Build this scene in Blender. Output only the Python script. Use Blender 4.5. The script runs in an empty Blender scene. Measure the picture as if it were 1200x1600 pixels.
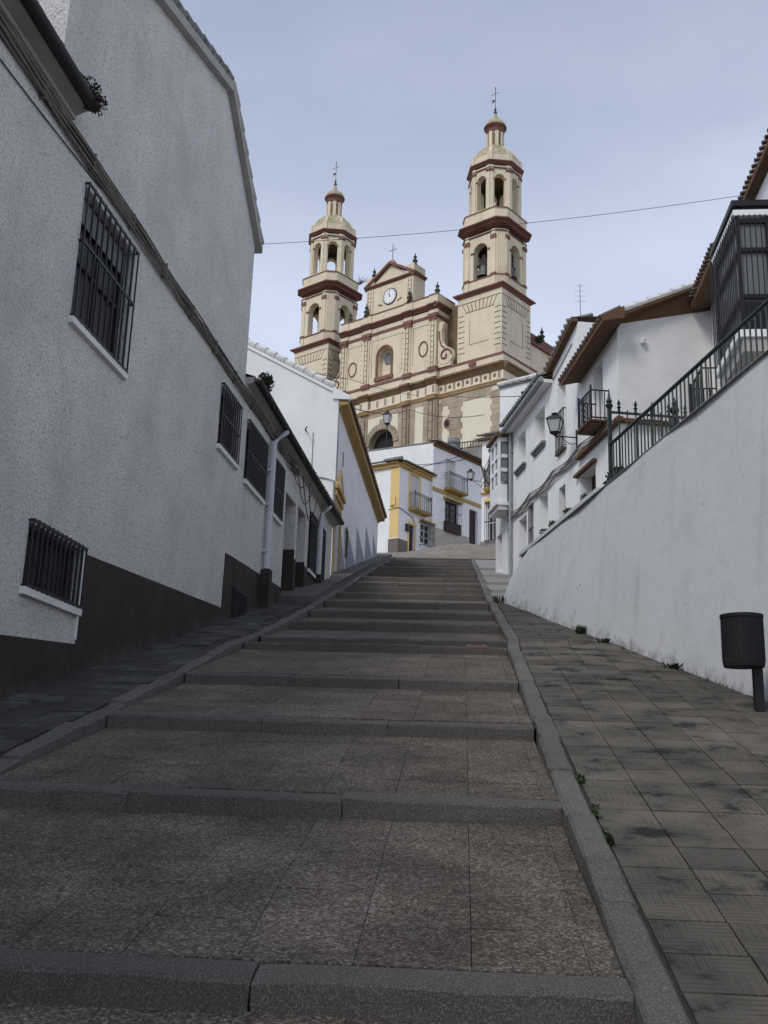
import bpy, bmesh, math, random
from mathutils import Vector, geometry
random.seed(7)
SC = bpy.context.scene
COL = SC.collection

# ------------------------------------------------------------------ camera
F, PIT, ROL = 1618.0, math.radians(14.6), 0.033
EYE = Vector((0, 0, 1.55))
cR, sR, cP, sP = math.cos(ROL), math.sin(ROL), math.cos(PIT), math.sin(PIT)
r0, u0_, f0 = Vector((1, 0, 0)), Vector((0, -sP, cP)), Vector((0, cP, sP))
Xc, Yc = r0*cR + u0_*sR, u0_*cR - r0*sR
cam_d = bpy.data.cameras.new('camera'); cam = bpy.data.objects.new('camera', cam_d); COL.objects.link(cam)
from mathutils import Matrix
m3 = Matrix((Xc, Yc, -f0)).transposed()
cam.matrix_world = Matrix.Translation(EYE) @ m3.to_4x4()
cam_d.sensor_fit = 'VERTICAL'; cam_d.sensor_height = 36.0; cam_d.lens = F*36/1600
cam_d.clip_start = .05; cam_d.clip_end = 3000
SC.camera = cam

# ------------------------------------------------------------------ sky, sun, exposure
SUN_AZ, SUN_EL = math.radians(-138), math.radians(46)      # azimuth clockwise from +Y
world = bpy.data.worlds.new('World'); SC.world = world; world.use_nodes = True
wn, wl = world.node_tree.nodes, world.node_tree.links
for n in list(wn): wn.remove(n)
wo = wn.new('ShaderNodeOutputWorld'); bg = wn.new('ShaderNodeBackground')
sky = wn.new('ShaderNodeTexSky'); sky.sky_type = 'NISHITA'; sky.sun_disc = False
sky.sun_elevation = SUN_EL; sky.sun_rotation = SUN_AZ; sky.altitude = 600; sky.air_density = 1.0; sky.dust_density = 1.6; sky.ozone_density = 1.5
tc = wn.new('ShaderNodeTexCoord'); sep = wn.new('ShaderNodeSeparateXYZ'); wl.new(tc.outputs['Generated'], sep.inputs[0])
mp = wn.new('ShaderNodeMapping'); mp.inputs['Scale'].default_value = (1.0, 1.0, 2.6); mp.inputs['Location'].default_value = (-0.476, 0.598, 4.242); wl.new(tc.outputs['Generated'], mp.inputs[0])
nz = wn.new('ShaderNodeTexNoise'); nz.inputs['Scale'].default_value = 1.7; nz.inputs['Detail'].default_value = 6; nz.inputs['Roughness'].default_value = .55; wl.new(mp.outputs[0], nz.inputs['Vector'])
mr = wn.new('ShaderNodeMapRange'); mr.inputs['From Min'].default_value = .34; mr.inputs['From Max'].default_value = .70; mr.inputs['To Min'].default_value = 0.24; mr.inputs['To Max'].default_value = .44; wl.new(nz.outputs['Fac'], mr.inputs['Value'])
el = wn.new('ShaderNodeMapRange'); el.inputs['From Min'].default_value = .05; el.inputs['From Max'].default_value = .72; el.inputs['To Min'].default_value = .80; el.inputs['To Max'].default_value = 0.0; wl.new(sep.outputs['Z'], el.inputs['Value'])
ad = wn.new('ShaderNodeMath'); ad.operation = 'ADD'; ad.use_clamp = True; wl.new(mr.outputs[0], ad.inputs[0]); wl.new(el.outputs[0], ad.inputs[1])
mx = wn.new('ShaderNodeMixRGB'); mx.inputs[2].default_value = (6.75, 7.2, 8.55, 1); wl.new(ad.outputs[0], mx.inputs[0]); wl.new(sky.outputs[0], mx.inputs[1])
wl.new(mx.outputs[0], bg.inputs[0]); bg.inputs[1].default_value = 0.12; wl.new(bg.outputs[0], wo.inputs[0])

sun_d = bpy.data.lights.new('sun', 'SUN'); sun_d.energy = 1.45; sun_d.angle = math.radians(16); sun_d.color = (1, .975, .93)
sun = bpy.data.objects.new('sun', sun_d); COL.objects.link(sun)
sdir = Vector((math.sin(SUN_AZ)*math.cos(SUN_EL), math.cos(SUN_AZ)*math.cos(SUN_EL), math.sin(SUN_EL)))
sun.rotation_euler = (-sdir).to_track_quat('-Z', 'Y').to_euler(); sun.location = sdir*60
vs = SC.view_settings; vs.view_transform = 'Standard'; vs.look = 'None'; vs.exposure = 0.10; vs.gamma = 1.0; vs.use_curve_mapping = False

# ------------------------------------------------------------------ pixel helpers (survey of the photograph)
def ray(px, py): return Xc*((px-600)/F) + Yc*((800-py)/F) + f0
def onplane(px, py, n, p0):
    d = ray(px, py); return EYE + d*(n.dot(p0-EYE)/n.dot(d))
class Fr:                                   # upright wall frame: u along, w outwards, v up
    def __init__(s, x, y, az, side=1):
        a = math.radians(az); s.o = Vector((x, y, 0)); s.d = Vector((math.sin(a), math.cos(a), 0)); s.n = Vector((s.d.y, -s.d.x, 0))*side
    def pt(s, u, w, v): return s.o + s.d*u + s.n*w + Vector((0, 0, v))
    def uv(s, px, py, w=0):
        p = onplane(px, py, s.n, s.o+s.n*w); return ((p-s.o).dot(s.d), p.z)
def fr_face(c, az_n, ap):                   # a face of a tower: centre, outward azimuth, apothem
    f = Fr(c.x, c.y, az_n-90, 1); f.o = f.o + f.n*ap; return f

# ------------------------------------------------------------------ mesh builder
class MB:
    def __init__(s): s.v = []; s.f = []
    def add(s, vs, fs):
        b = len(s.v); s.v += [tuple(p) for p in vs]; s.f += [tuple(i+b for i in f) for f in fs]; return s
    def box(s, fr, u0, u1, w0, w1, v0, v1):
        P = [fr.pt(u, w, v) for v in (v0, v1) for w in (w0, w1) for u in (u0, u1)]
        return s.add(P, [(0,1,3,2),(4,6,7,5),(0,4,5,1),(2,3,7,6),(0,2,6,4),(1,5,7,3)])
    def hexa(s, P):   # 4 bottom then 4 top, same order
        return s.add(P, [(3,2,1,0),(4,5,6,7),(0,1,5,4),(1,2,6,5),(2,3,7,6),(3,0,4,7)])
    def prism(s, fr, poly, w0, w1):
        n = len(poly); P = [fr.pt(u, w0, v) for u, v in poly]+[fr.pt(u, w1, v) for u, v in poly]
        return s.add(P, [tuple(range(n))[::-1], tuple(range(n, 2*n))]+[(i, (i+1) % n, n+(i+1) % n, n+i) for i in range(n)])
    def stack(s, rings, cap=True):          # rings: lists of world points with equal length
        n = len(rings[0]); b = len(s.v)
        for r in rings: s.v += [tuple(p) for p in r]
        for k in range(len(rings)-1):
            for i in range(n):
                j = (i+1) % n; s.f.append((b+k*n+i, b+k*n+j, b+(k+1)*n+j, b+(k+1)*n+i))
        if cap:
            s.f.append(tuple(b+i for i in range(n))[::-1]); s.f.append(tuple(b+(len(rings)-1)*n+i for i in range(n)))
        return s
    def lathe(s, c, prof, n=16, ph=0):
        return s.stack([[Vector((c.x+r*math.cos(ph+2*math.pi*i/n), c.y+r*math.sin(ph+2*math.pi*i/n), c.z+z)) for i in range(n)] for r, z in prof])
    def tube(s, pts, r, n=6):
        rings = []
        for i, p in enumerate(pts):
            p = Vector(p); t = (Vector(pts[min(i+1, len(pts)-1)])-Vector(pts[max(i-1, 0)])).normalized()
            a = t.cross(Vector((0, 0, 1))) if abs(t.z) < .95 else t.cross(Vector((1, 0, 0))); a.normalize(); b = t.cross(a)
            rr = r[i] if isinstance(r, (list, tuple)) else r
            rings.append([p+(a*math.cos(2*math.pi*k/n)+b*math.sin(2*math.pi*k/n))*rr for k in range(n)])
        return s.stack(rings)
    def wall(s, fr, outline, holes=(), depth=.25, w=0.0):   # front skin with real openings and their reveals
        pts = [Vector(p) for p in outline]; edges = [(i, (i+1) % len(outline)) for i in range(len(outline))]
        for h in holes:
            b = len(pts); pts += [Vector(p) for p in h]; edges += [(b+i, b+(i+1) % len(h)) for i in range(len(h))]
        res = geometry.delaunay_2d_cdt(pts, edges, [], 0, 1e-5)
        vv, ff = res[0], res[2]
        def inside(p, poly):
            c = False; n = len(poly)
            for i in range(n):
                x1, y1 = poly[i]; x2, y2 = poly[(i+1) % n]
                if (y1 > p[1]) != (y2 > p[1]) and p[0] < (x2-x1)*(p[1]-y1)/(y2-y1)+x1: c = not c
            return c
        keep = []
        for f in ff:
            c = sum((vv[i] for i in f), Vector((0, 0)))/len(f)
            if inside(c, outline) and not any(inside(c, h) for h in holes): keep.append(tuple(f))
        s.add([fr.pt(p.x, w, p.y) for p in vv], keep)
        for h in holes:
            n = len(h); s.add([fr.pt(a, w, b) for a, b in h]+[fr.pt(a, w-depth, b) for a, b in h], [(i, (i+1) % n, n+(i+1) % n, n+i) for i in range(n)])
        return s
    def skirt(s, fr, outline, w0, w1):      # sides and back of a block behind a wall skin
        n = len(outline)
        s.add([fr.pt(a, w0, b) for a, b in outline]+[fr.pt(a, w1, b) for a, b in outline], [(i, (i+1) % n, n+(i+1) % n, n+i) for i in range(n)]+[tuple(range(n, 2*n))])
        return s
    def mesh(s, name, smooth=False):
        me = bpy.data.meshes.new(name); me.from_pydata(s.v, [], s.f)
        bm = bmesh.new(); bm.from_mesh(me); bmesh.ops.recalc_face_normals(bm, faces=bm.faces); bm.to_mesh(me); bm.free()
        if smooth:
            me.polygons.foreach_set('use_smooth', [True]*len(me.polygons))
        return me
    def build(s, name, mat, parent=None, smooth=False, label=None, kind=None):
        me = s.mesh(name, smooth); me.materials.append(mat); return link(name, me, parent, label, kind)
def link(name, me, parent=None, label=None, kind=None, loc=None):
    o = bpy.data.objects.new(name, me); COL.objects.link(o)
    L_ = Vector(loc) if loc else Vector((0, 0, 0))
    if parent is not None:
        o.parent = parent
        if parent.type == 'EMPTY': L_ = L_ - parent.location
    o.location = L_
    if label: o['label'] = label
    if kind: o['kind'] = kind
    return o
def tag(o, label, cat, group=None):
    o['label'] = label; o['category'] = cat
    if group: o['group'] = group
    return o
def thing(name, label, cat, loc, group=None):
    o = bpy.data.objects.new(name, None); COL.objects.link(o); o.location = Vector(loc); o.empty_display_size = .3
    return tag(o, label, cat, group)
def struct(o): o['kind'] = 'structure'; return o
def bevel_mesh(me, w, seg=1):
    bm = bmesh.new(); bm.from_mesh(me); bmesh.ops.bevel(bm, geom=bm.edges[:], offset=w, segments=seg, affect='EDGES', profile=.5); bm.to_mesh(me); bm.free()
def arch(u0, u1, v0, v1, n=10):             # opening with a round head, springing at v1
    r = (u1-u0)/2; c = (u0+u1)/2
    return [(u0, v0), (u1, v0)]+[(c+r*math.cos(math.pi*i/n), v1+r*math.sin(math.pi*i/n)) for i in range(n+1)]
def rect(u0, u1, v0, v1): return [(u0, v0), (u1, v0), (u1, v1), (u0, v1)]

# ------------------------------------------------------------------ materials
def mat(name, col, rough=.85, var=.12, sc=1.5, stain=None, stain_sc=.6, stain_amt=.5, bump=.0, bsc=30, spec=.3, rand=0, metal=0, speck=None, speck_sc=60, speck_t=(.58, .66), stretch=None, foot=None, drip=0, drip_sc=(3.2, 3.2, .22)):
    m = bpy.data.materials.new(name); m.use_nodes = True; N, Lk = m.node_tree.nodes, m.node_tree.links
    b = N['Principled BSDF']; b.inputs['Roughness'].default_value = rough; b.inputs['Metallic'].default_value = metal
    b.inputs['Specular IOR Level'].default_value = spec
    g = N.new('ShaderNodeNewGeometry'); src = g.outputs['Position']
    if stretch:
        mpn = N.new('ShaderNodeMapping'); mpn.inputs['Scale'].default_value = stretch; Lk.new(src, mpn.inputs[0]); ssrc = mpn.outputs[0]
    else: ssrc = src
    def noise(scale, det=4, rg=.6, s_=None):
        t = N.new('ShaderNodeTexNoise'); t.inputs['Scale'].default_value = scale; t.inputs['Detail'].default_value = det; t.inputs['Roughness'].default_value = rg; Lk.new(s_ or src, t.inputs['Vector']); return t.outputs['Fac']
    def mixc(fac, a, c):
        x = N.new('ShaderNodeMixRGB'); Lk.new(fac, x.inputs[0])
        for i, q in ((1, a), (2, c)):
            if isinstance(q, (tuple, list)): x.inputs[i].default_value = (*q[:3], 1)
            else: Lk.new(q, x.inputs[i])
        return x.outputs[0]
    def rng(fac, a, c, lo=0., hi=1.):
        x = N.new('ShaderNodeMapRange'); x.inputs['From Min'].default_value = a; x.inputs['From Max'].default_value = c; x.inputs['To Min'].default_value = lo; x.inputs['To Max'].default_value = hi; Lk.new(fac, x.inputs['Value']); return x.outputs[0]
    lo = tuple(max(0, c*(1-var)) for c in col); hi = tuple(min(1, c*(1+var)) for c in col)
    out = mixc(rng(noise(sc), .3, .7), lo, hi)
    if stain: out = mixc(rng(noise(stain_sc, 7, .68, ssrc), .5, .72, 0, stain_amt), out, stain)
    if speck: out = mixc(rng(noise(speck_sc, 2, .5), *speck_t), out, speck)
    if drip:      # rain streaks running down the face
        mpd = N.new('ShaderNodeMapping'); mpd.inputs['Scale'].default_value = drip_sc; Lk.new(src, mpd.inputs[0])
        out = mixc(rng(noise(1.0, 6, .7, mpd.outputs[0]), .56, .78, 0, drip), out, tuple(c*.55 for c in col))
    if foot:      # splash dirt along the foot of the wall, uneven
        vm = N.new('ShaderNodeVectorMath'); vm.operation = 'DOT_PRODUCT'; vm.inputs[1].default_value = (-.255*.0785, -.255*.9969, 1); Lk.new(src, vm.inputs[0])
        ad_ = N.new('ShaderNodeMath'); ad_.operation = 'ADD'; Lk.new(rng(vm.outputs['Value'], 0, .6, .30, -.30), ad_.inputs[0]); Lk.new(noise(4.5, 8, .75), ad_.inputs[1])
        out = mixc(rng(ad_.outputs[0], .68, .90, 0, .7), out, foot)
    if rand:
        oi = N.new('ShaderNodeObjectInfo'); hs = N.new('ShaderNodeHueSaturation'); Lk.new(rng(oi.outputs['Random'], 0, 1, 1-rand, 1+rand), hs.inputs['Value']); Lk.new(out, hs.inputs['Color']); out = hs.outputs[0]
    Lk.new(out, b.inputs['Base Color'])
    if bump:
        bp = N.new('ShaderNodeBump'); bp.inputs['Strength'].default_value = bump; bp.inputs['Distance'].default_value = .02; Lk.new(noise(bsc, 5, .65), bp.inputs['Height']); Lk.new(bp.outputs[0], b.inputs['Normal'])
    m['n'] = 1
    return m
def glass_mat(name, col=(.012, .014, .018), rough=.12):
    m = bpy.data.materials.new(name); m.use_nodes = True; b = m.node_tree.nodes['Principled BSDF']
    b.inputs['Base Color'].default_value = (*col, 1); b.inputs['Roughness'].default_value = rough; b.inputs['Specular IOR Level'].default_value = .4; return m

MT = {}
MT['roughcast'] = mat('roughcast', (.675, .665, .645), .95, .10, 1.2, stain=(.42, .42, .40), stain_sc=.8, stain_amt=.55, bump=1.0, bsc=34, spec=.1, speck=(.38, .38, .37), speck_sc=46, speck_t=(.52, .68), foot=(.30, .29, .27), drip=.35)
MT['white'] = mat('whitewash', (.765, .77, .765), .9, .05, 1.0, stain=(.60, .59, .56), stain_sc=.7, stain_amt=.45, bump=.25, bsc=9, spec=.15)
MT['white_side'] = mat('whitewash_old', (.74, .735, .72), .9, .06, 1.2, stain=(.55, .53, .49), stain_sc=1.1, stain_amt=.5, bump=.25, bsc=10, spec=.15)
MT['retain'] = mat('lime_wall', (.615, .63, .655), .92, .07, .9, stain=(.40, .41, .42), stain_sc=.9, stain_amt=.55, bump=.45, bsc=5, spec=.12, speck=(.20, .20, .18), speck_sc=6.5, speck_t=(.72, .80), foot=(.20, .195, .17), drip=.5)
MT['plinth'] = mat('brown_plinth_paint', (.040, .028, .025), .75, .2, 2, stain=(.062, .052, .048), stain_sc=2.2, stain_amt=.7, bump=.3, bsc=14, spec=.25, speck=(.09, .085, .08), speck_sc=9, speck_t=(.72, .76), foot=(.085, .08, .075))
MT['grey_dado'] = mat('grey_dado_paint', (.30, .32, .36), .9, .05, 2, spec=.15)
MT['dado_brown'] = mat('brown_grey_dado', (.16, .13, .11), .85, .25, 6, bump=.4, bsc=20)
MT['beige'] = mat('beige_dado', (.42, .38, .33), .9, .1, 2, bump=.2, bsc=15)
MT['ochre'] = mat('ochre_paint', (.40, .275, .105), .85, .10, 2, stain=(.40, .25, .07), stain_sc=1.2, stain_amt=.6, bump=.15, bsc=15)
MT['ochre_pale'] = mat('ochre_pale_paint', (.70, .51, .22), .85, .06, 2, bump=.15, bsc=15)
MT['iron'] = mat('black_iron', (.012, .011, .014), .5, .2, 8, spec=.4)
MT['iron_green'] = mat('green_iron', (.008, .018, .013), .45, .2, 8, spec=.4)
MT['gutter'] = mat('dark_gutter', (.035, .033, .035), .6, .2, 3, spec=.35)
MT['soffit'] = mat('grey_soffit', (.36, .35, .33), .9, .12, 2)
MT['pipe'] = mat('pale_pipe', (.55, .57, .60), .6, .08, 2, spec=.3)
MT['pipe_grey'] = mat('zinc_pipe', (.28, .30, .32), .5, .1, 3, spec=.4)
MT['cable'] = mat('grey_cable', (.17, .16, .145), .8, .25, 5)
MT['cable_pale'] = mat('pale_cable', (.30, .29, .275), .8, .25, 5)
MT['wire'] = mat('black_wire', (.02, .02, .02), .7, .2, 5)
MT['glass'] = glass_mat('window_glass')
MT['glass_dark'] = glass_mat('dark_window_glass', (.008, .008, .010), .45)
MT['glass_pale'] = glass_mat('pale_glass', (.20, .21, .22), .15)
MT['dark'] = mat('dark_interior', (.02, .02, .022), .8, .2, 3)
MT['wood'] = mat('brown_wood', (.10, .05, .025), .6, .3, 6, stretch=(1, 1, .1), bump=.2, bsc=20)
MT['wood_dark'] = mat('dark_door_wood', (.040, .018, .015), .55, .25, 6, bump=.2, bsc=20)
MT['shutter'] = mat('white_shutter', (.62, .61, .57), .7, .06, 3)
MT['frame_w'] = mat('white_frame', (.78, .79, .80), .5, .03, 3, spec=.4)
MT['tile'] = mat('clay_roof_tile', (.135, .09, .07), .9, .35, 5, stain=(.10, .095, .075), stain_sc=3, stain_amt=.8, bump=.4, bsc=25)
MT['tile_grey'] = mat('lichen_roof_tile', (.20, .20, .19), .9, .35, 6, stain=(.10, .095, .08), stain_sc=3, stain_amt=.8, bump=.4, bsc=25)
MT['tile_white'] = mat('whitewashed_tile', (.66, .65, .62), .9, .10, 4, stain=(.36, .33, .29), stain_sc=3, stain_amt=.7, bump=.4, bsc=20)
MT['brown_soffit'] = mat('brown_soffit_paint', (.125, .072, .038), .85, .12, 2, stain=(.16, .08, .035), stain_sc=2, stain_amt=.5)
MT['slate'] = mat('slate_sill', (.17, .18, .19), .7, .15, 5)
# church
MT['cream'] = mat('cream_plaster', (.69, .61, .455), .92, .06, .5, stain=(.46, .39, .28), stain_sc=.5, stain_amt=.7, bump=.2, bsc=3, spec=.1, stretch=(1, 1, .35), drip=.55, drip_sc=(1.3, 1.3, .13))
MT['cream2'] = mat('pale_cream_plaster', (.72, .655, .51), .92, .05, .4, stain=(.55, .49, .36), stain_sc=.3, stain_amt=.4, spec=.1, drip=.4, drip_sc=(1.3, 1.3, .13))
MT['red'] = mat('oxide_red_moulding', (.225, .112, .090), .88, .2, .8, stain=(.125, .10, .075), stain_sc=.7, stain_amt=.85, spec=.1)
MT['mould'] = mat('weathered_cornice', (.20, .14, .085), .9, .25, .7, stain=(.33, .22, .08), stain_sc=.5, stain_amt=.8, spec=.1)
MT['arch_ochre'] = mat('faded_ochre_band', (.36, .235, .13), .9, .2, .7, stain=(.40, .28, .10), stain_sc=.3, stain_amt=.9, spec=.1)
MT['stone'] = mat('ashlar_stone', (.38, .315, .235), .92, .22, .8, stain=(.28, .23, .17), stain_sc=.5, stain_amt=.6, bump=.3, bsc=3, rand=.14)
MT['line'] = mat('painted_joint', (.12, .075, .05), .9, .15, 1)
MT['domegrey'] = mat('lichen_dome', (.42, .37, .25), .92, .18, 1.2, stain=(.20, .19, .13), stain_sc=1.0, stain_amt=.75, spec=.1)
MT['bronze'] = mat('bell_bronze', (.10, .11, .10), .5, .2, 2, metal=.3)
MT['finial'] = mat('dark_finial', (.07, .075, .055), .9, .25, 3)
MT['clock'] = mat('clock_face_white', (.80, .82, .84), .4, .02, 2, spec=.4)
MT['leaf'] = mat('leaf_green', (.030, .048, .016), .7, .4, 9, rand=.2)
MT['leaf_red'] = mat('leaf_reddish', (.05, .022, .026), .7, .4, 9)
MT['twig'] = mat('dry_twig', (.10, .085, .07), .9, .3, 9)
MT['pink'] = mat('pink_wrapper', (.20, .085, .095), .7, .5, 25)
# ground
MT['granite'] = mat('granite_kerb', (.108, .100, .088), .88, .16, 3, stain=(.055, .052, .046), stain_sc=2.2, stain_amt=.75, bump=.5, bsc=80, speck=(.20, .195, .185), speck_sc=150, speck_t=(.50, .62), rand=.12)
MT['riser'] = mat('granite_step', (.092, .083, .071), .88, .18, 3, stain=(.045, .040, .034), stain_sc=3.0, stain_amt=.85, bump=.5, bsc=80, speck=(.165, .155, .142), speck_sc=150, speck_t=(.50, .62), rand=.10)  # base tone lowered to put shade of the step fronts into the colour
MT['mortar'] = mat('joint_mortar', (.042, .039, .036), .95, .2, 8)
MT['concrete'] = mat('pale_concrete', (.25, .245, .23), .9, .12, 1.5, stain=(.14, .135, .125), stain_sc=1.2, stain_amt=.6, bump=.2, bsc=25)
MT['plaza'] = mat('cobbled_street_top', (.22, .20, .165), .92, .25, 3, stain=(.12, .11, .095), stain_sc=1.4, stain_amt=.6, bump=.5, bsc=6)
MT['earth'] = mat('dry_earth', (.16, .14, .10), .95, .3, .3)
MT['leftpave'] = mat('left_pavement_stone', (.052, .049, .046), .85, .25, 2.5, stain=(.14, .142, .145), stain_sc=2.6, stain_amt=.8, bump=.4, bsc=30, rand=.22)

def terrazzo():
    m = bpy.data.materials.new('exposed_aggregate'); m.use_nodes = True; N, Lk = m.node_tree.nodes, m.node_tree.links; b = N['Principled BSDF']; b.inputs['Roughness'].default_value = .85; b.inputs['Specular IOR Level'].default_value = .25
    g = N.new('ShaderNodeNewGeometry'); v = N.new('ShaderNodeTexVoronoi'); v.inputs['Scale'].default_value = 105; Lk.new(g.outputs['Position'], v.inputs['Vector'])
    sp = N.new('ShaderNodeSeparateColor'); Lk.new(v.outputs['Color'], sp.inputs[0])
    cr = N.new('ShaderNodeValToRGB'); e = cr.color_ramp.elements; e[0].color = (.060, .048, .038, 1); e[1].color = (.27, .24, .20, 1); e[1].position = .97
    for p, c in ((.28, (.092, .074, .058, 1)), (.55, (.128, .106, .084, 1)), (.8, (.175, .150, .122, 1))): q = e.new(p); q.color = c
    Lk.new(sp.outputs[0], cr.inputs[0])
    n1 = N.new('ShaderNodeTexNoise'); n1.inputs['Scale'].default_value = 1.7; n1.inputs['Detail'].default_value = 7; n1.inputs['Roughness'].default_value = .65; Lk.new(g.outputs['Position'], n1.inputs['Vector'])
    r1 = N.new('ShaderNodeMapRange'); r1.inputs['From Min'].default_value = .38; r1.inputs['From Max'].default_value = .66; r1.inputs['To Min'].default_value = .66; r1.inputs['To Max'].default_value = 1.18; Lk.new(n1.outputs['Fac'], r1.inputs['Value'])
    oi = N.new('ShaderNodeObjectInfo'); r2 = N.new('ShaderNodeMapRange'); r2.inputs['To Min'].default_value = .86; r2.inputs['To Max'].default_value = 1.12; Lk.new(oi.outputs['Random'], r2.inputs['Value'])
    mu = N.new('ShaderNodeMath'); mu.operation = 'MULTIPLY'; Lk.new(r1.outputs[0], mu.inputs[0]); Lk.new(r2.outputs[0], mu.inputs[1])
    hs = N.new('ShaderNodeHueSaturation'); Lk.new(cr.outputs[0], hs.inputs['Color']); Lk.new(mu.outputs[0], hs.inputs['Value']); Lk.new(hs.outputs[0], b.inputs['Base Color'])
    bp = N.new('ShaderNodeBump'); bp.inputs['Strength'].default_value = .5; bp.inputs['Distance'].default_value = .005; Lk.new(v.outputs['Distance'], bp.inputs['Height']); bp.invert = True; Lk.new(bp.outputs[0], b.inputs['Normal'])
    return m
MT['terrazzo'] = terrazzo()
def grooved():   # ribbed pavement tile: quarters ribbed one way, quarters the other
    m = bpy.data.materials.new('ribbed_pavement_tile'); m.use_nodes = True; N, Lk = m.node_tree.nodes, m.node_tree.links; b = N['Principled BSDF']; b.inputs['Roughness'].default_value = .82; b.inputs['Specular IOR Level'].default_value = .3
    g = N.new('ShaderNodeNewGeometry'); t = N.new('ShaderNodeTexCoord'); s = N.new('ShaderNodeSeparateXYZ'); Lk.new(t.outputs['Object'], s.inputs[0])
    def math_(op, a, c=None):
        x = N.new('ShaderNodeMath'); x.operation = op
        for i, q in ((0, a), (1, c)):
            if q is None: continue
            if isinstance(q, (int, float)): x.inputs[i].default_value = q
            else: Lk.new(q, x.inputs[i])
        return x.outputs[0]
    X, Y = s.outputs[0], s.outputs[1]
    chk = math_('GREATER_THAN', math_('MULTIPLY', X, Y), 0.0)
    wx = math_('SINE', math_('MULTIPLY', X, 2*math.pi/.0335)); wy = math_('SINE', math_('MULTIPLY', Y, 2*math.pi/.0335))
    mxx = N.new('ShaderNodeMix'); mxx.data_type = 'FLOAT'; Lk.new(chk, mxx.inputs[0]); Lk.new(wx, mxx.inputs[2]); Lk.new(wy, mxx.inputs[3]); h = mxx.outputs[0]
    n1 = N.new('ShaderNodeTexNoise'); n1.inputs['Scale'].default_value = 3.4; n1.inputs['Detail'].default_value = 7; n1.inputs['Roughness'].default_value = .68; Lk.new(g.outputs['Position'], n1.inputs['Vector'])
    r1 = N.new('ShaderNodeMapRange'); r1.inputs['From Min'].default_value = .36; r1.inputs['From Max'].default_value = .60; Lk.new(n1.outputs['Fac'], r1.inputs['Value'])
    cr = N.new('ShaderNodeValToRGB'); e = cr.color_ramp.elements; e[0].color = (.020, .019, .018, 1); e[1].color = (.130, .117, .096, 1)
    q = e.new(.34); q.color = (.092, .083, .067, 1); Lk.new(r1.outputs[0], cr.inputs[0])
    n2 = N.new('ShaderNodeTexNoise'); n2.inputs['Scale'].default_value = .55; n2.inputs['Detail'].default_value = 4; Lk.new(g.outputs['Position'], n2.inputs['Vector'])
    oi = N.new('ShaderNodeObjectInfo'); oi_r = N.new('ShaderNodeMapRange'); oi_r.inputs['To Min'].default_value = .72; oi_r.inputs['To Max'].default_value = 1.22; Lk.new(oi.outputs['Random'], oi_r.inputs['Value'])
    r3 = N.new('ShaderNodeMapRange'); r3.inputs['From Min'].default_value = .35; r3.inputs['From Max'].default_value = .68; r3.inputs['To Min'].default_value = .72; r3.inputs['To Max'].default_value = 1.12; Lk.new(n2.outputs['Fac'], r3.inputs['Value'])
    r2 = N.new('ShaderNodeMath'); r2.operation = 'MULTIPLY'; Lk.new(oi_r.outputs[0], r2.inputs[0]); Lk.new(r3.outputs[0], r2.inputs[1])
    hs = N.new('ShaderNodeHueSaturation'); Lk.new(cr.outputs[0], hs.inputs['Color']); Lk.new(r2.outputs[0], hs.inputs['Value']); Lk.new(hs.outputs[0], b.inputs['Base Color'])
    bp = N.new('ShaderNodeBump'); bp.inputs['Strength'].default_value = 1.0; bp.inputs['Distance'].default_value = .0045
    n3 = N.new('ShaderNodeTexNoise'); n3.inputs['Scale'].default_value = 2.1; n3.inputs['Detail'].default_value = 3; Lk.new(g.outputs['Position'], n3.inputs['Vector'])
    wear = N.new('ShaderNodeMapRange'); wear.inputs['From Min'].default_value = .40; wear.inputs['From Max'].default_value = .62; Lk.new(n3.outputs['Fac'], wear.inputs['Value']); h = math_('MULTIPLY', h, wear.outputs[0])
    n4 = N.new('ShaderNodeTexNoise'); n4.inputs['Scale'].default_value = 60; n4.inputs['Detail'].default_value = 4; Lk.new(g.outputs['Position'], n4.inputs['Vector']); h = math_('ADD', h, math_('MULTIPLY', n4.outputs['Fac'], 1.6))
    Lk.new(h, bp.inputs['Height']); Lk.new(bp.outputs[0], b.inputs['Normal'])
    return m
MT['ribbed'] = grooved()

# ================================================================== SETTING: ground, stairs, pavements
S = .255; AZ = math.radians(4.5)
ST = Fr(0, 0, 4.5, 1)                        # street frame: u = s uphill, w = q to the right
def gz(s): return S*s if s < 40 else S*40+.217*(s-40)
def street(s, q, h=0): return ST.pt(s, q, gz(s)+h)
def sq(x, y): p = Vector((x, y, 0)); return p.dot(ST.d), p.dot(ST.n)
def interp(tab, x):
    if x <= tab[0][0]: (a, b), (c, d) = tab[0], tab[1]
    elif x >= tab[-1][0]: (a, b), (c, d) = tab[-2], tab[-1]
    else:
        for i in range(len(tab)-1):
            if tab[i][0] <= x <= tab[i+1][0]: (a, b), (c, d) = tab[i], tab[i+1]; break
    return b+(d-b)*(x-a)/(c-a)
RKT = [sq(.63, .4), sq(.97, 5.37), sq(1.29, 9.52), sq(1.50, 12.1), sq(1.60, 12.9), sq(2.0, 19.47), sq(3.4, 39.2)]
LKT = [sq(-2.62, .9), sq(-2.18, 6.22), sq(-1.83, 10.22), sq(-1.68, 12.3), sq(-1.50, 13.0), sq(-1.07, 17.6), sq(-.60, 24.9), sq(.50, 39.5)]
RK = lambda s: interp(RKT, s)
LK = lambda s: interp(LKT, s)
KW = .14
Lf = Fr(-2.9, 9.5, 7, 1)                     # left house front
RWf = Fr(2.28, 18.8, -6.5, -1)               # right retaining wall
Rf = Fr(3.48, 27.2, -7, -1)                  # right house fronts
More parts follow.
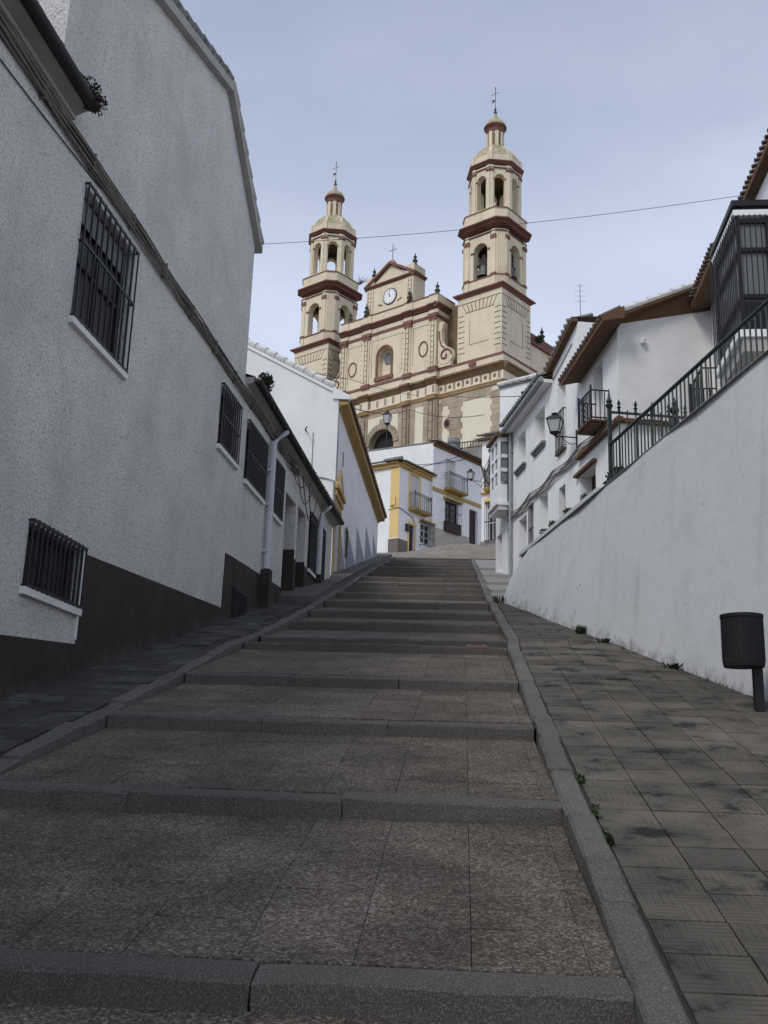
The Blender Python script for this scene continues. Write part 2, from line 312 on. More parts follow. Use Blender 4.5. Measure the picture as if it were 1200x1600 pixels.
def line_q(fr, s):                           # q where the wall foot crosses street station s
    so, qo = sq(fr.o.x, fr.o.y); ds, dq = fr.d.dot(ST.d), fr.d.dot(ST.n); return qo+(s-so)*dq/ds

# terrain: one sheet out to the horizon
gm = MB(); xs = [-1500, -400, -120, -60, -30, -15, -8, 0, 8, 15, 30, 60, 120, 400, 1500]; ys = [-1500, -400, -60, -20, 0, 10, 20, 30, 40, 50, 60, 70, 80, 90, 110, 150, 220, 400, 1500]
def terr(x, y):
    s = max(-30, y); z = gz(s) if s > 0 else S*s
    z = min(z, 27.5)
    if y > 160: z -= min(60, (y-160)*.25)
    if y < -30: z = S*-30
    fall = max(0, abs(x-3)-45)*.2; return max(z-.55-fall, -60)
for y in ys:
    for x in xs: gm.v.append((x, y, terr(x, y)))
nx = len(xs)
for j in range(len(ys)-1):
    for i in range(nx-1): gm.f.append((j*nx+i, j*nx+i+1, (j+1)*nx+i+1, (j+1)*nx+i))
struct(gm.build('ground', MT['earth'], smooth=True))

NOSE = [-.6, 1.50, 3.60, 5.70, 7.74, 9.78, 12.29, 12.83, 14.72, 16.49, 18.33, 20.39, 22.14, 23.65, 25.92, 28.02, 29.74, 31.28, 33.92, 36.3, 38.7]
RH = .10
# stairway bed (mortar under slabs) + upper treads
bed = MB(); tread_up = MB()
stair = None
def tread_z(k, s):                           # height on tread k (between nosing k and foot of riser k+1)
    s0, s1 = NOSE[k], NOSE[k+1]; z0 = S*s0; z1 = max(z0+.01, S*s1-RH); return z0+(z1-z0)*(s-s0)/(s1-s0)
for k in range(len(NOSE)-1):
    s0, s1 = NOSE[k], NOSE[k+1]
    a, b = tread_z(k, s0)-.012, tread_z(k, s1)-.012
    if k >= 7: a += .008; b += .008
    P = [ST.pt(s0+.05, LK(s0)-.02, a), ST.pt(s1+.10, LK(s1)-.02, b), ST.pt(s1+.10, RK(s1)+.02, b), ST.pt(s0+.05, RK(s0)+.02, a)]
    (tread_up if k >= 7 else bed).add(P, [(0, 1, 2, 3)])
stair = struct(bed.build('stairway', MT['mortar']))
tread_up.build('upper_tread', MT['terrazzo'], stair)

def oriented_piece(name, fr, P8, m, parent, bev=.012, seg=5, rough=.004):
    """worn block: chamfered section swept along its long axis with uneven arrises"""
    A = [Vector(p) for p in P8]
    # P8 = bottom ring then top ring; long axis is the longer of edges 0-1 and 1-2
    if (A[1]-A[0]).length >= (A[2]-A[1]).length: sec0, sec1 = (A[0], A[4], A[7], A[3]), (A[1], A[5], A[6], A[2])
    else: sec0, sec1 = (A[0], A[4], A[5], A[1]), (A[3], A[7], A[6], A[2])
    mb = MB(); rings = []
    for i in range(seg+1):
        t = i/seg; b0, t0, t1, b1 = [p.lerp(q, t) for p, q in zip(sec0, sec1)]
        up = (t0-b0).normalized(); ac = (t1-t0).normalized(); e = bev*random.uniform(.6, 1.9)
        if random.random() < .14: e = bev*random.uniform(2, 3.2)
        e2 = bev*random.uniform(.5, 1.6); j = lambda: Vector((random.gauss(0, 1), random.gauss(0, 1), random.gauss(0, 1)))*rough*.5
        mid_ = b0.lerp(t0, .5)
        rings.append([b0, mid_+j(), t0-up*e+j()*.6, t0+ac*e+j()*.6, t1-ac*e2+j()*.6, t1-up*e2, b1])
    mb.stack(rings); me = mb.mesh(name); me.materials.append(m); return link(name, me, parent)
# nosing stones
for k, s0 in enumerate(NOSE):
    if k == 0: continue
    q = LK(s0)+.01; qe = RK(s0)-.005
    cuts = [q]
    while cuts[-1] < qe-1.5: cuts.append(cuts[-1]+random.uniform(.85, 1.25))
    if qe-cuts[-1] > 1.3: cuts.append((cuts[-1]+qe)/2)
    cuts.append(qe)
    dep = .15
    for a, b in zip(cuts, cuts[1:]):
        a += .002; b -= .002; js = random.uniform(-.012, .012); jz = random.uniform(-.007, .007); jt = random.uniform(-.006, .006)
        za = S*s0+jz; zb = (tread_z(k, s0+dep) if k < len(NOSE)-1 else S*s0+.03)+jz
        bt = S*s0-RH-.06
        P = [ST.pt(s0+js, a, bt), ST.pt(s0+js, b, bt), ST.pt(s0+dep, b, bt), ST.pt(s0+dep, a, bt), ST.pt(s0+js, a, za+jt), ST.pt(s0+js, b, za-jt), ST.pt(s0+dep, b, zb-jt), ST.pt(s0+dep, a, zb+jt)]
        oriented_piece('step_stone', ST, P, MT['riser'], stair, .010)
# aggregate slabs on the nearest treads
for k in range(0, 6):
    s0, s1 = NOSE[k]+.155, NOSE[k+1]-.004
    if s1 < 2.2: continue
    n = max(1, round((s1-s0)/.40)); ds = (s1-s0)/n
    for i in range(n):
        sa, sb = s0+i*ds+.0015, s0+(i+1)*ds-.0015
        if sb < 2.4: continue
        q = math.floor((LK(sa))/.4)*.4+.05
        while q < RK(sa):
            qa, qb = max(q+.0015, LK(sa)+.012), min(q+.3985, RK(sb)-.006)
            if qb-qa > .05:
                t = [random.uniform(-.003, .003) for _ in range(4)]
                za, zb = tread_z(k, sa), tread_z(k, sb)
                P = [ST.pt(sa, qa, za-.04), ST.pt(sa, qb, za-.04), ST.pt(sb, qb, zb-.04), ST.pt(sb, qa, zb-.04), ST.pt(sa, qa, za+t[0]), ST.pt(sa, qb, za+t[1]), ST.pt(sb, qb, zb+t[2]), ST.pt(sb, qa, zb+t[3])]
                mb = MB(); mb.hexa(P); me = mb.mesh('paving_slab'); me.materials.append(MT['terrazzo']); link('paving_slab', me, stair)
            q += .4
# kerbs
for nm, fn, side in (('kerb_right', RK, 1), ('kerb_left', LK, -1)):
    base = MB(); s = 1.4
    base.add([street(1.4, fn(1.4)+side*.08, -.2), street(1.4, fn(1.4)+side*.12, -.2), street(39.5, fn(39.5)+side*.12, -.2), street(39.5, fn(39.5)+side*.08, -.2)], [(0, 1, 2, 3)])
    kb = struct(base.build(nm, MT['mortar']))
    while s < 39.4:
        e = min(39.5, s+random.uniform(.75, 1.2)); j = [random.uniform(-.012, .012) for _ in range(3)]
        a, b = s+.005, e-.005
        qa, qb = fn(a)+j[0], fn(b)+j[0]
        P = []
        for h in (-.30, .012+j[1]): P += [street(a, qa, h), street(a, qa+side*KW, h), street(b, qb+side*KW, h), street(b, qb, h)]
        if side < 0: P = [P[1], P[0], P[3], P[2], P[5], P[4], P[7], P[6]]
        oriented_piece('kerb_stone', ST, P, MT['granite'], kb, .012, 5, .006); s = e

# right pavement: ribbed tiles, then concrete
rp = MB()
def strip(mb, s0, s1, n, qa, qb, h):
    for i in range(n):
        a, b = s0+(s1-s0)*i/n, s0+(s1-s0)*(i+1)/n
        mb.add([street(a, qa(a), h), street(b, qa(b), h), street(b, qb(b), h), street(a, qb(a), h)], [(0, 1, 2, 3)])
strip(rp, -2, 18.8, 20, lambda s: RK(s)+KW-.02, lambda s: line_q(RWf, s)+.15, -.012)
rpo = struct(rp.build('pavement_right', MT['mortar']))
T = .30
tm = MB(); hh = T/2-.004
tm.add([(-hh, -hh, -.03), (hh, -hh, -.03), (hh, hh, -.03), (-hh, hh, -.03), (-hh, -hh, 0), (hh, -hh, 0), (hh, hh, 0), (-hh, hh, 0)], [(4, 5, 6, 7), (0, 1, 5, 4), (1, 2, 6, 5), (2, 3, 7, 6), (3, 0, 4, 7)])
tme = tm.mesh('pavement_tile'); tme.materials.append(MT['ribbed'])
slope_ang = math.atan(S)
sdirv = (ST.d+Vector((0, 0, S))).normalized(); tn = ST.n.copy(); nn = tn.cross(sdirv).normalized()
rot0 = Matrix((tn, sdirv, nn)).transposed()
cos_s = math.cos(slope_ang)
def tile_grid(s_a, s_b, qstart, qend, parent, me, ds=T, tilew=T, name='pavement_tile', m=None, jit=.003):
    r = 0; s = s_a
    while s < s_b:
        q = qstart(s)+tilew/2
        while q < qend(s)-.02:
            hw = tilew/2
            if q+hw > qend(s)+.02:         # cut tile against the wall
                x1 = min(hw, qend(s)-q); mb = MB(); hy = ds/2-.004
                vs_ = [(-hw+.004, -hy), (x1, -hy), (x1, hy), (-hw+.004, hy)]
                mb.add([(x, y, -.03) for x, y in vs_]+[(x, y, 0) for x, y in vs_], [(4, 5, 6, 7), (0, 1, 5, 4), (1, 2, 6, 5), (2, 3, 7, 6), (3, 0, 4, 7)])
                use = mb.mesh(name); use.materials.append(me.materials[0])
            else: use = me
            o = link(name, use, parent)
            e = Matrix.Rotation(random.uniform(-.006, .006), 3, 'X') @ Matrix.Rotation(random.uniform(-.006, .006), 3, 'Y') @ Matrix.Rotation(random.choice((0, 0, 0)) , 3, 'Z')
            o.matrix_world = Matrix.Translation(street(s+ds/2*cos_s, q, random.uniform(-jit, jit))) @ (rot0 @ e).to_4x4()
            q += tilew
        s += ds*cos_s; r += 1
tile_grid(2.2, 13.2, lambda s: RK(s)+KW+.012, lambda s: line_q(RWf, s)+.02, rpo, tme)
far = MB(); s = 13.2+.08
while s < 18.7:                              # beyond this the tiles are too small to pick apart
    q = RK(s)+KW+.012
    while q < line_q(RWf, s)-.03:
        qe = min(q+T-.006, line_q(RWf, s)); h_ = random.uniform(-.004, .003); se = s+T*cos_s-.006
        P = [street(s, q, h_), street(s, qe, h_), street(se, qe, h_), street(se, q, h_)]; far.add(P+[p-Vector((0, 0, .02)) for p in P], [(0, 1, 2, 3), (4, 5, 1, 0), (5, 6, 2, 1), (6, 7, 3, 2), (7, 4, 0, 3)]); q += T
    s += T*cos_s
far.build('far_pavement_tiles', MT['ribbed'], rpo, kind='stuff')
# concrete ramp beyond the wall end with shallow lips
cr_ = MB()
lips = [18.8, 21.6, 24.2, 27.3, 31.0, 40.0]
for i, (a, b) in enumerate(zip(lips, lips[1:])):
    qa = lambda s: RK(s)+KW-.0
    qb = lambda s: max(line_q(Rf, s)+.3, RK(s)+(2.9 if s > 27 else .3))
    for k in range(3):
        x, y = a+(b-a)*k/3, a+(b-a)*(k+1)/3
        h0, h1 = .03-.07*k/3, .03-.07*(k+1)/3
        cr_.add([street(x, qa(x), h0), street(y, qa(y), h1), street(y, qb(y), h1), street(x, qb(x), h0)], [(0, 1, 2, 3)])
    cr_.add([street(a, qa(a), .03), street(a, qb(a), .03), street(a, qb(a), -.09), street(a, qa(a), -.09)], [(0, 1, 2, 3)])
struct(cr_.build('concrete_ramp', MT['concrete']))
# left pavement: dark stone tiles, then raised smooth concrete
lp = MB(); strip(lp, -2, 18.0, 20, lambda s: line_q(Lf, s)-.1, lambda s: LK(s)-KW+.02, -.012)
lpo = struct(lp.build('pavement_left', MT['mortar']))
LW = .30
l_me = MB(); hx, hy = LW/2-.004, .17-.005
l_me.add([(-hx, -hy, -.03), (hx, -hy, -.03), (hx, hy, -.03), (-hx, hy, -.03), (-hx, -hy, 0), (hx, -hy, 0), (hx, hy, 0), (-hx, hy, 0)], [(4, 5, 6, 7), (0, 1, 5, 4), (1, 2, 6, 5), (2, 3, 7, 6), (3, 0, 4, 7)])
l_me = l_me.mesh('pavement_stone'); l_me.materials.append(MT['leftpave'])
tile_grid(4.2, 17.95, lambda s: line_q(Lf, s), lambda s: LK(s)-KW-.01, lpo, l_me, .34, LW, 'pavement_stone', jit=.006)
lr = MB()
Wf = Fr(-1.25, 25.0, 4.9, 1)
wallq = lambda s: (line_q(Lf, s) if s < 24.6 else line_q(Wf, s))-.15
strip(lr, 18.0, 39.5, 20, wallq, lambda s: LK(s)-KW+.0, .11)
lr.add([street(18.0, wallq(18), .11), street(18.0, LK(18)-KW, .11), street(18.0, LK(18)-KW, -.05), street(18.0, wallq(18), -.05)], [(0, 1, 2, 3)])
lr.add([street(39.5, LK(39.5)-KW, .11), street(18, LK(18)-KW, .11), street(18, LK(18)-KW, -.05), street(39.5, LK(39.5)-KW, -.05)], [(0, 1, 2, 3)])
struct(lr.build('raised_pavement', mat('worn_grey_paving', (.115, .11, .105), .88, .15, 2, stain=(.06, .058, .055), stain_sc=1.5, stain_amt=.6, bump=.3, bsc=20)))
# the street top where the steps run out, up to the last houses
CTRL = [(38.7, -6, 0), (38.7, -2, 0), (38.7, 0, 0), (38.7, 2, 0), (38.7, 4, 0), (44, -1, 0), (50, -2, 0)]
for x, y, z in ((.85, 58, 14.13), (2.91, 60.6, 15.0), (4.0, 62, 15.46), (6.0, 64.5, 16.3), (3.98, 42, 11.15), (3.5, 46, 12.05), (4.4, 54, 14.0), (7, 66, 16.9)):
    s_, q_ = sq(x, y); CTRL.append((s_, q_, z-gz(s_)))
def top_z(s, q):
    a = b = 0
    for cs, cq, r in CTRL:
        w = 1/((s-cs)**2*.5+(q-cq)**2+.15)**1.6; a += w*r; b += w
    return gz(s)+a/b*min(1, max(0, (s-38.7)/2))
pz = MB(); ns, nq = 40, 24
for i in range(ns+1):
    for j in range(nq+1):
        s, q = 38.9+i*.75, -6+j*.6; pz.v.append(tuple(ST.pt(s, q, top_z(s, q)-.004)))
for i in range(ns):
    for j in range(nq): k = i*(nq+1)+j; pz.f.append((k, k+nq+1, k+nq+2, k+1))
struct(pz.build('street_top', MT['plaza'], smooth=True))

# ================================================================== helpers for houses
def box_part(fr, name, m, parent, *b, label=None):
    mb = MB(); mb.box(fr, *b); return mb.build(name, m, parent, label=label)
def window(house, fr, u0, u1, v0, v1, rec=.18, frame_m='wood_dark', pane_m='glass', mull=1, trans=0, shutter=None, fw=.05):
    mb = MB()
    mb.box(fr, u0, u1, -rec-.05, -rec, v0, v0+fw); mb.box(fr, u0, u1, -rec-.05, -rec, v1-fw, v1)
    mb.box(fr, u0, u0+fw, -rec-.05, -rec-.001, v0+fw, v1-fw); mb.box(fr, u1-fw, u1, -rec-.05, -rec-.001, v0+fw, v1-fw)
    for i in range(mull):
        c = u0+(u1-u0)*(i+1)/(mull+1); mb.box(fr, c-fw*.6, c+fw*.6, -rec-.05, -rec-.002, v0+fw, v1-fw)
    for i in range(trans):
        c = v0+(v1-v0)*(i+1)/(trans+1); mb.box(fr, u0+fw, u1-fw, -rec-.05, -rec-.004, c-fw*.4, c+fw*.4)
    w = mb.build('window', MT[frame_m], house)
    p = MB(); p.box(fr, u0+.01, u1-.01, -rec-.045, -rec-.03, v0+.01, v1-.01); p.build('pane', MT[pane_m], w)
    if shutter:
        t = MB(); h = v1-v0; n = max(4, int(h*shutter/.06))
        for i in range(n):
            a = v1-.02-(i+1)*(h*shutter/n); t.box(fr, u0+.03, u1-.03, -rec-.002, -rec+.012, a+.006, a+h*shutter/n-.002)
        t.build('roller_blind', MT['shutter'], w)
    return w
def grille(house, fr, u0, u1, v0, v1, out=.07, n=9, cross=(0, .5, 1), r=.0115, m='iron', scroll=False, back=-.02):
    mb = MB(); t = .014
    for c in cross:
        v = v0+(v1-v0)*c; mb.box(fr, u0-.01, u1+.01, out-t*.6, out+t*.6, v-t, v+t)
        for u in (u0, u1): mb.box(fr, u-t*.7, u+t*.7, back, out-t*.6, v-t*.7, v+t*.7)
    for u in (u0, u1): mb.box(fr, u-t*.6, u+t*.6, out-t*.5, out+t*.5, v0, v1)
    if scroll:
        cu = (u0+u1)/2; cv = v0+(v1-v0)*.45
        for k in (-1, 1):
            pts = [fr.pt(cu+k*(u1-u0)*(.17+.12*math.cos(a)), out+.004, cv+(v1-v0)*.12*math.sin(a)) for a in [i*math.pi/6 for i in range(12)]]
            mb.tube(pts+[pts[0]], .012, 4)
    g = mb.build('window_grille', MT[m], house)
    b = MB(); b.tube([fr.pt(u0, out, v0-.02), fr.pt(u0, out, v1+.02)], r, 5); me = b.mesh('bar'); me.materials.append(MT[m])
    for i in range(1, n-1):
        o = link('bar', me, g); o.location = o.location+fr.d*((u1-u0)*i/(n-1))
    return g
def balcony(house, fr, u0, u1, v, out=.45, h=.95, n=11, slab_m='ochre', rail_m='iron', slab=.10, mid=True):
    sl = MB(); sl.box(fr, u0-.06, u1+.06, .0, out+.06, v-slab*.5, v); sl.box(fr, u0, u1, .0, out, v-slab, v-slab*.5-.001)
    so = sl.build('balcony_slab', MT[slab_m], house)
    rl = MB()
    for vv in (v+.06, v+h) + ((v+h*.86,) if mid else ()):
        rl.box(fr, u0, u1, out-.015, out+.015, vv-.012, vv+.012)
        for u in (u0, u1): rl.box(fr, u-.012, u+.012, 0, out-.015, vv-.012, vv+.012)
    for u in (u0, u1): rl.box(fr, u-.018, u+.018, out-.018, out+.018, v, v+h+.10)
    if mid:
        for i in range(n-1):
            cu = u0+(u1-u0)*(i+.5)/(n-1); c = v+h*.93; r = h*.05
            rl.tube([fr.pt(cu+r*math.cos(a), out, c+r*math.sin(a)) for a in [k*math.pi/4 for k in range(9)]], .008, 4)
    ro = rl.build('balcony_railing', MT[rail_m], house)
    b = MB(); b.tube([fr.pt(u0, out, v), fr.pt(u0, out, v+h)], .011, 5); me = b.mesh('baluster'); me.materials.append(MT[rail_m])
    for i in range(1, n-1):
        o = link('baluster', me, ro); o.location = o.location+fr.d*((u1-u0)*i/(n-1))
    for k in range(1, 4):
        for u in (0, u1-u0):
            o = link('baluster', me, ro); o.location = o.location+fr.d*u-fr.n*(out*k/4)
    return so
def tile_rows(fr, u0, u1, w0, v0, w1, v1, pitch=.21, r=.075, lift=0, seg=5):
    """barrel tiles running from the eave line (w0,v0) up to (w1,v1), one half round per pitch"""
    mb = MB(); n = max(1, round((u1-u0)/pitch)); p = (u1-u0)/n
    L_ = math.hypot(w1-w0, v1-v0); nw, nv = -(v1-v0)/L_, (w1-w0)/L_
    if nv < 0: nw, nv = -nw, -nv
    cnt = max(1, int(L_/.42))
    cnt = min(cnt, 14)
    for i in range(n):
        c = u0+(i+.5)*p+random.uniform(-.008, .008)
        for k in range(cnt):
            t0, t1 = k/cnt, (k+1)/cnt
            ra, rb = r*1.08, r*.92; dz = random.uniform(-.006, .006)
            ring = []
            for t, rr, up in ((t0, ra, .012), (t1, rb, 0)):
                ring.append([fr.pt(c+rr*math.cos(a), w0+(w1-w0)*t+nw*(rr*math.sin(a)+lift+up+dz), v0+(v1-v0)*t+nv*(rr*math.sin(a)+lift+up+dz)) for a in [math.pi*j/seg for j in range(seg+1)]])
            b = len(mb.v); m_ = seg+1
            mb.v += [tuple(q) for q in ring[0]+ring[1]]
            mb.f += [(b+j, b+j+1, b+m_+j+1, b+m_+j) for j in range(seg)]
            if k == 0: mb.f.append(tuple(b+j for j in range(m_)))
    return mb
def leaves(center, rad, n, size, flat=1.0):
    mb = MB()
    for _ in range(n):
        d = Vector((random.gauss(0, 1), random.gauss(0, 1), random.gauss(0, 1)*flat)); d.normalize(); p = Vector(center)+Vector((d.x*rad[0], d.y*rad[1], d.z*rad[2]))*random.random()**.5
        a = Vector((random.gauss(0, 1), random.gauss(0, 1), random.gauss(0, 1))).normalized(); b = a.cross(Vector((random.gauss(0, 1), random.gauss(0, 1), random.gauss(0, 1)))).normalized()
        s = size*random.uniform(.6, 1.4); mb.add([p-a*s, p+b*s*.5, p+a*s, p-b*s*.5], [(0, 1, 2, 3)])
    return mb

# ================================================================== LEFT: roughcast houses on one front line
L = Lf
def lbase(u): p = L.pt(u, 0, 0); s, q = sq(p.x, p.y); return gz(s) if s > 0 else S*s
def house_body(fr, outline, holes, depth, back, m, parent, name='wall', rec=.2):
    mb = MB(); mb.wall(fr, outline, holes, rec); mb.skirt(fr, outline, 0, -back); return mb.build(name, m, parent)
# nearest low house (gutter with plants)
h0 = thing('roughcast_house', 'low roughcast house at left edge with dark gutter ending in plants', 'house', L.pt(-5, -3, lbase(-5)))
ol = [(-16, lbase(-16)-1), (-1.385, lbase(-1.385)-1), (-1.385, 7.58), (-16, 7.58)]
house_body(L, ol, [], 0, 7, MT['roughcast'], h0)
def eave(house, u0, u1, v, tilt=0):
    """flat soffit with a fillet and a half round gutter; v = soffit height at u0"""
    vv_ = lambda u: v+tilt*(u-u0)
    c = MB(); c.stack([[L.pt(u, w, vv_(u)+z) for w, z in ((0, -.07), (.03, -.07), (.03, -.02), (0, -.02))] for u in (u0, u1)]); c.build('cornice_fillet', MT['soffit'], house)
    c = MB(); c.stack([[L.pt(u, w, vv_(u)+z) for w, z in ((0, -.02), (.04, -.02), (.14, .02), (.14, .10), (0, .10))] for u in (u0, u1)]); c.build('soffit', MT['soffit'], house)
    g = MB(); n = 8; R_ = .060; rings = []
    for u in (u0, u1):
        rings.append([L.pt(u, .145+R_+R_*math.cos(a), vv_(u)+.06+R_*math.sin(a)) for a in [math.pi+math.pi*i/n for i in range(n+1)]]+[L.pt(u, .145+R_+R_*.8*math.cos(a), vv_(u)+.06+R_*.8*math.sin(a)) for a in [2*math.pi-math.pi*i/n for i in range(n+1)]])
    g.stack(rings); g.build('gutter', MT['gutter'], house)
    s_ = MB(); s_.add([L.pt(u0, .15, v+.11), L.pt(u1, .15, vv_(u1)+.11), L.pt(u1, -3.5, vv_(u1)+1.3), L.pt(u0, -3.5, v+1.3)], [(0, 1, 2, 3)]); s_.build('roof', MT['tile'], house)
    r = tile_rows(L, u0, u1, .17, v+.09+tilt*(u1-u0)*.5, -3.5, v+1.3); r.build('roof_tiles', MT['tile'], house, kind='stuff')
eave(h0, -16, -1.05, 7.50)
# plinth strips
def plinth(house, pts_top, u_end=None):
    poly = [(u, lbase(u)-.3) for u, v in (pts_top[0], pts_top[-1])]+[p for p in pts_top[::-1]]
    mb = MB(); mb.prism(L, poly, -.05, .012); mb.build('plinth', MT['plinth'], house)
plinth(h0, [(-16, -.2), (-1.39, 2.58)])
# tall gabled house
h1 = thing('gabled_house', 'tall roughcast house with plain gable and barred windows on the left', 'house', L.pt(2, -3, lbase(2)))
W1 = (-.62, .74, 5.66, 7.02); W2 = (4.36, 5.36, 6.08, 6.95); LWN = (-.93, .20, 3.06, 3.60)
ol = [(-1.383, lbase(-1.383)-1), (5.60, lbase(5.6)-1), (5.60, 9.92), (3.55, 11.25), (-1.383, 9.62)]
house_body(L, ol, [rect(*W1), rect(*W2), rect(*LWN)], 0, 8, MT['roughcast'], h1)
# verge: flat mortar band and tile edge
def verge(a, b, m, lo, hi, w0, w1, nm):
    mb = MB(); (u0, v0), (u1, v1) = a, b
    mb.prism(L, [(u0, v0+lo), (u1, v1+lo), (u1, v1+hi), (u0, v0+hi)], w0, w1); mb.build(nm, m, h1)
verge((3.53, 11.26), (5.72, 9.85), MT['soffit'], -.10, .03, -8, .10, 'verge_band'); verge((-1.383, 9.63), (3.56, 11.26), MT['soffit'], -.10, .03, -8, .10, 'verge_band')
def verge_tiles(a, b, n, w, m):
    mb = MB(); (u0, v0), (u1, v1) = a, b
    for i in range(n):
        t0, t1 = i/n, (i+1)/n; p0 = L.pt(u0+(u1-u0)*t0, w, v0+(v1-v0)*t0+.05); p1 = L.pt(u0+(u1-u0)*t1, w, v0+(v1-v0)*t1+.05)
        mb.tube([p0, p1], [.085, .065], 7)
    mb.build('verge_tile', m, h1, kind='stuff')
verge_tiles((5.72, 9.88), (3.55, 11.28), 7, .04, MT['soffit']); verge_tiles((-1.38, 9.68), (3.5, 11.29), 14, .04, MT['tile_grey'])
plinth(h1, [(-1.383, 2.58), (.27, 2.71), (.285, 3.58), (5.15, 3.87), (5.16, 4.67), (5.595, 4.70)])
wst = MB(); wst.prism(L, [(.225, 2.75), (.28, 2.75), (.28, 3.60), (.225, 3.60)], 0, .010); wst.build('white_band', MT['white'], h1)
for (u0, u1, v0, v1), n, cr in ((W1, 10, (0, .56, 1)), (W2, 9, (0, .5, 1)), (LWN, 12, (0, 1))):
    window(h1, L, u0, u1, v0, v1, .09, mull=1, trans=1 if v1-v0 > .7 else 0, pane_m='glass_dark', frame_m='gutter')
    grille(h1, L, u0-.01, u1+.01, v0-.01, v1+.01, .045, n+1, cr, r=.0135)
    box_part(L, 'sill', MT['white_side'], h1, u0-.04, u1+.04, 0, .05, v0-.09, v0-.025)
bl = MB(); bl.box(L, W1[0]+.06, W1[1]-.06, -.088, -.078, 6.72, 6.97); bl.build('roller_blind', MT['slate'], h1)
# low house row beyond
h2 = thing('low_row_house', 'low white row house with dark gutter, barred windows and deep doorways', 'house', L.pt(10, -3, lbase(10)))
W3 = [(5.88, 6.50, 6.02, 6.95), (6.56, 7.16, 6.02, 6.95)]; W4 = [(7.60, 8.06, 6.0, 6.93), (8.10, 8.55, 6.0, 6.93)]
dA = (8.93, 9.88, 6.66); dB = (10.08, 10.90, 6.70); W5 = (11.25, 11.98, 5.72, 6.87); W6 = (12.40, 13.0, 5.75, 6.86); VENT = (5.66, 6.44, 3.82, 4.27)
ol = [(5.603, lbase(5.603)-1), (14.0, lbase(14)-1), (14.0, 7.34), (5.603, 7.52)]
holes = [rect(W3[0][0], W3[1][1], 6.02, 6.95), rect(W4[0][0], W4[1][1], 6.0, 6.93), rect(*W5), rect(*W6)]
for d in (dA, dB): holes.append([(d[0], lbase(d[0])+.02), (d[1], lbase(d[1])+.02), (d[1], d[2]), (d[0], d[2])])
mb = MB(); mb.wall(L, ol, holes[:4], .2); keep = mb
mb2 = MB(); mb2.wall(L, ol, holes, .55); mb2.skirt(L, ol, 0, -7); mb2.build('wall', MT['roughcast'], h2)
# doors at the back of the recesses, painted lower jambs
for d, m in ((dA, 'wood'), (dB, 'wood_dark')):
    do = box_part(L, 'door', MT[m], h2, d[0], d[1], -.56, -.50, lbase(d[0]), d[2])
    pn = MB()
    for i in range(2):
        for j in range(3):
            uu = d[0]+.08+i*(d[1]-d[0]-.08)/2; vv = lbase(d[0])+.25+j*.58; pn.box(L, uu, uu+(d[1]-d[0]-.24)/2, -.50, -.485, vv, vv+.48)
    pn.build('door_panel', MT[m], do)
    b_ = MB(); b_.box(L, d[1]-.012, d[1]+.0, -.5, .012, lbase(d[1])-.1, 5.78 if d is dA else 5.75); b_.box(L, d[0], d[1], -.5, -.02, lbase(d[0])-.1, lbase(d[0])+.10); b_.build('painted_jamb', MT['plinth'], h2)
for ww, n in ((W3[0], 8), (W3[1], 8), (W4[0], 6), (W4[1], 6), (W5, 8), (W6, 7)):
    u0, u1, v0, v1 = ww
    window(h2, L, u0, u1, v0, v1, .10, mull=0 if u1-u0 < .6 else 1, trans=1, pane_m='glass_dark', frame_m='gutter')
    grille(h2, L, u0+.005, u1-.005, v0-.01, v1+.01, .045, n+1, (0, .48, 1) if ww not in (W5, W6) else (0, .9, 1), scroll=ww in (W4[0], W4[1], W3[0]))
    box_part(L, 'sill', MT['white_side'], h2, u0-.02, u1+.02, 0, .05, v0-.09, v0-.025)
u0, u1, v0, v1 = VENT
vb = MB(); vb.box(L, u0, u1, .013, .02, v0, v1); vb.build('cellar_vent', MT['dark'], h2); grille(h2, L, u0+.02, u1-.02, v0+.01, v1-.01, .04, 9, (0, 1), m='iron', back=.012)
def plinth2(pts_top):
    poly = [(u, lbase(u)-.3) for u, v in (pts_top[0], pts_top[-1])]+pts_top[::-1]
    mb = MB(); mb.prism(L, poly, -.05, .012); mb.build('plinth', MT['plinth'], h2)
plinth2([(5.605, 4.70), (8.92, 4.86)]); plinth2([(9.89, 5.60), (10.07, 5.63)]); plinth2([(10.91, 5.68), (13.2, 5.72), (13.21, 5.80)])
eave(h2, 5.61, 14.15, 7.47, -.018)
def downpipe(house, fr, u, v_top, v_bot, out=.09, r=.05, m='pipe', top=None):
    mb = MB(); pts = ([top] if top is not None else [])+[fr.pt(u, out, v_top), fr.pt(u, out, v_bot)]; mb.tube(pts, r, 10)
    for vv in (v_top-.5, (v_top+v_bot)/2, v_bot+.3): mb.box(fr, u-r-.012, u+r+.012, 0, out+r*.5, vv-.02, vv+.02)
    return mb.build('downpipe', MT[m], house, smooth=False)
downpipe(h2, L, 7.42, 7.10, 4.90, .08, .055, top=L.pt(7.80, .20, 7.42)); box_part(L, 'pipe_casing', MT['plinth'], h2, 7.33, 7.53, .012, .16, 3.95, 4.88)
downpipe(h2, L, 12.20, 7.05, 5.75, .07, .05, top=L.pt(12.5, .20, 7.33)); box_part(L, 'pipe_casing', MT['plinth'], h2, 12.12, 12.3, .012, .14, lbase(12.2), 5.75)
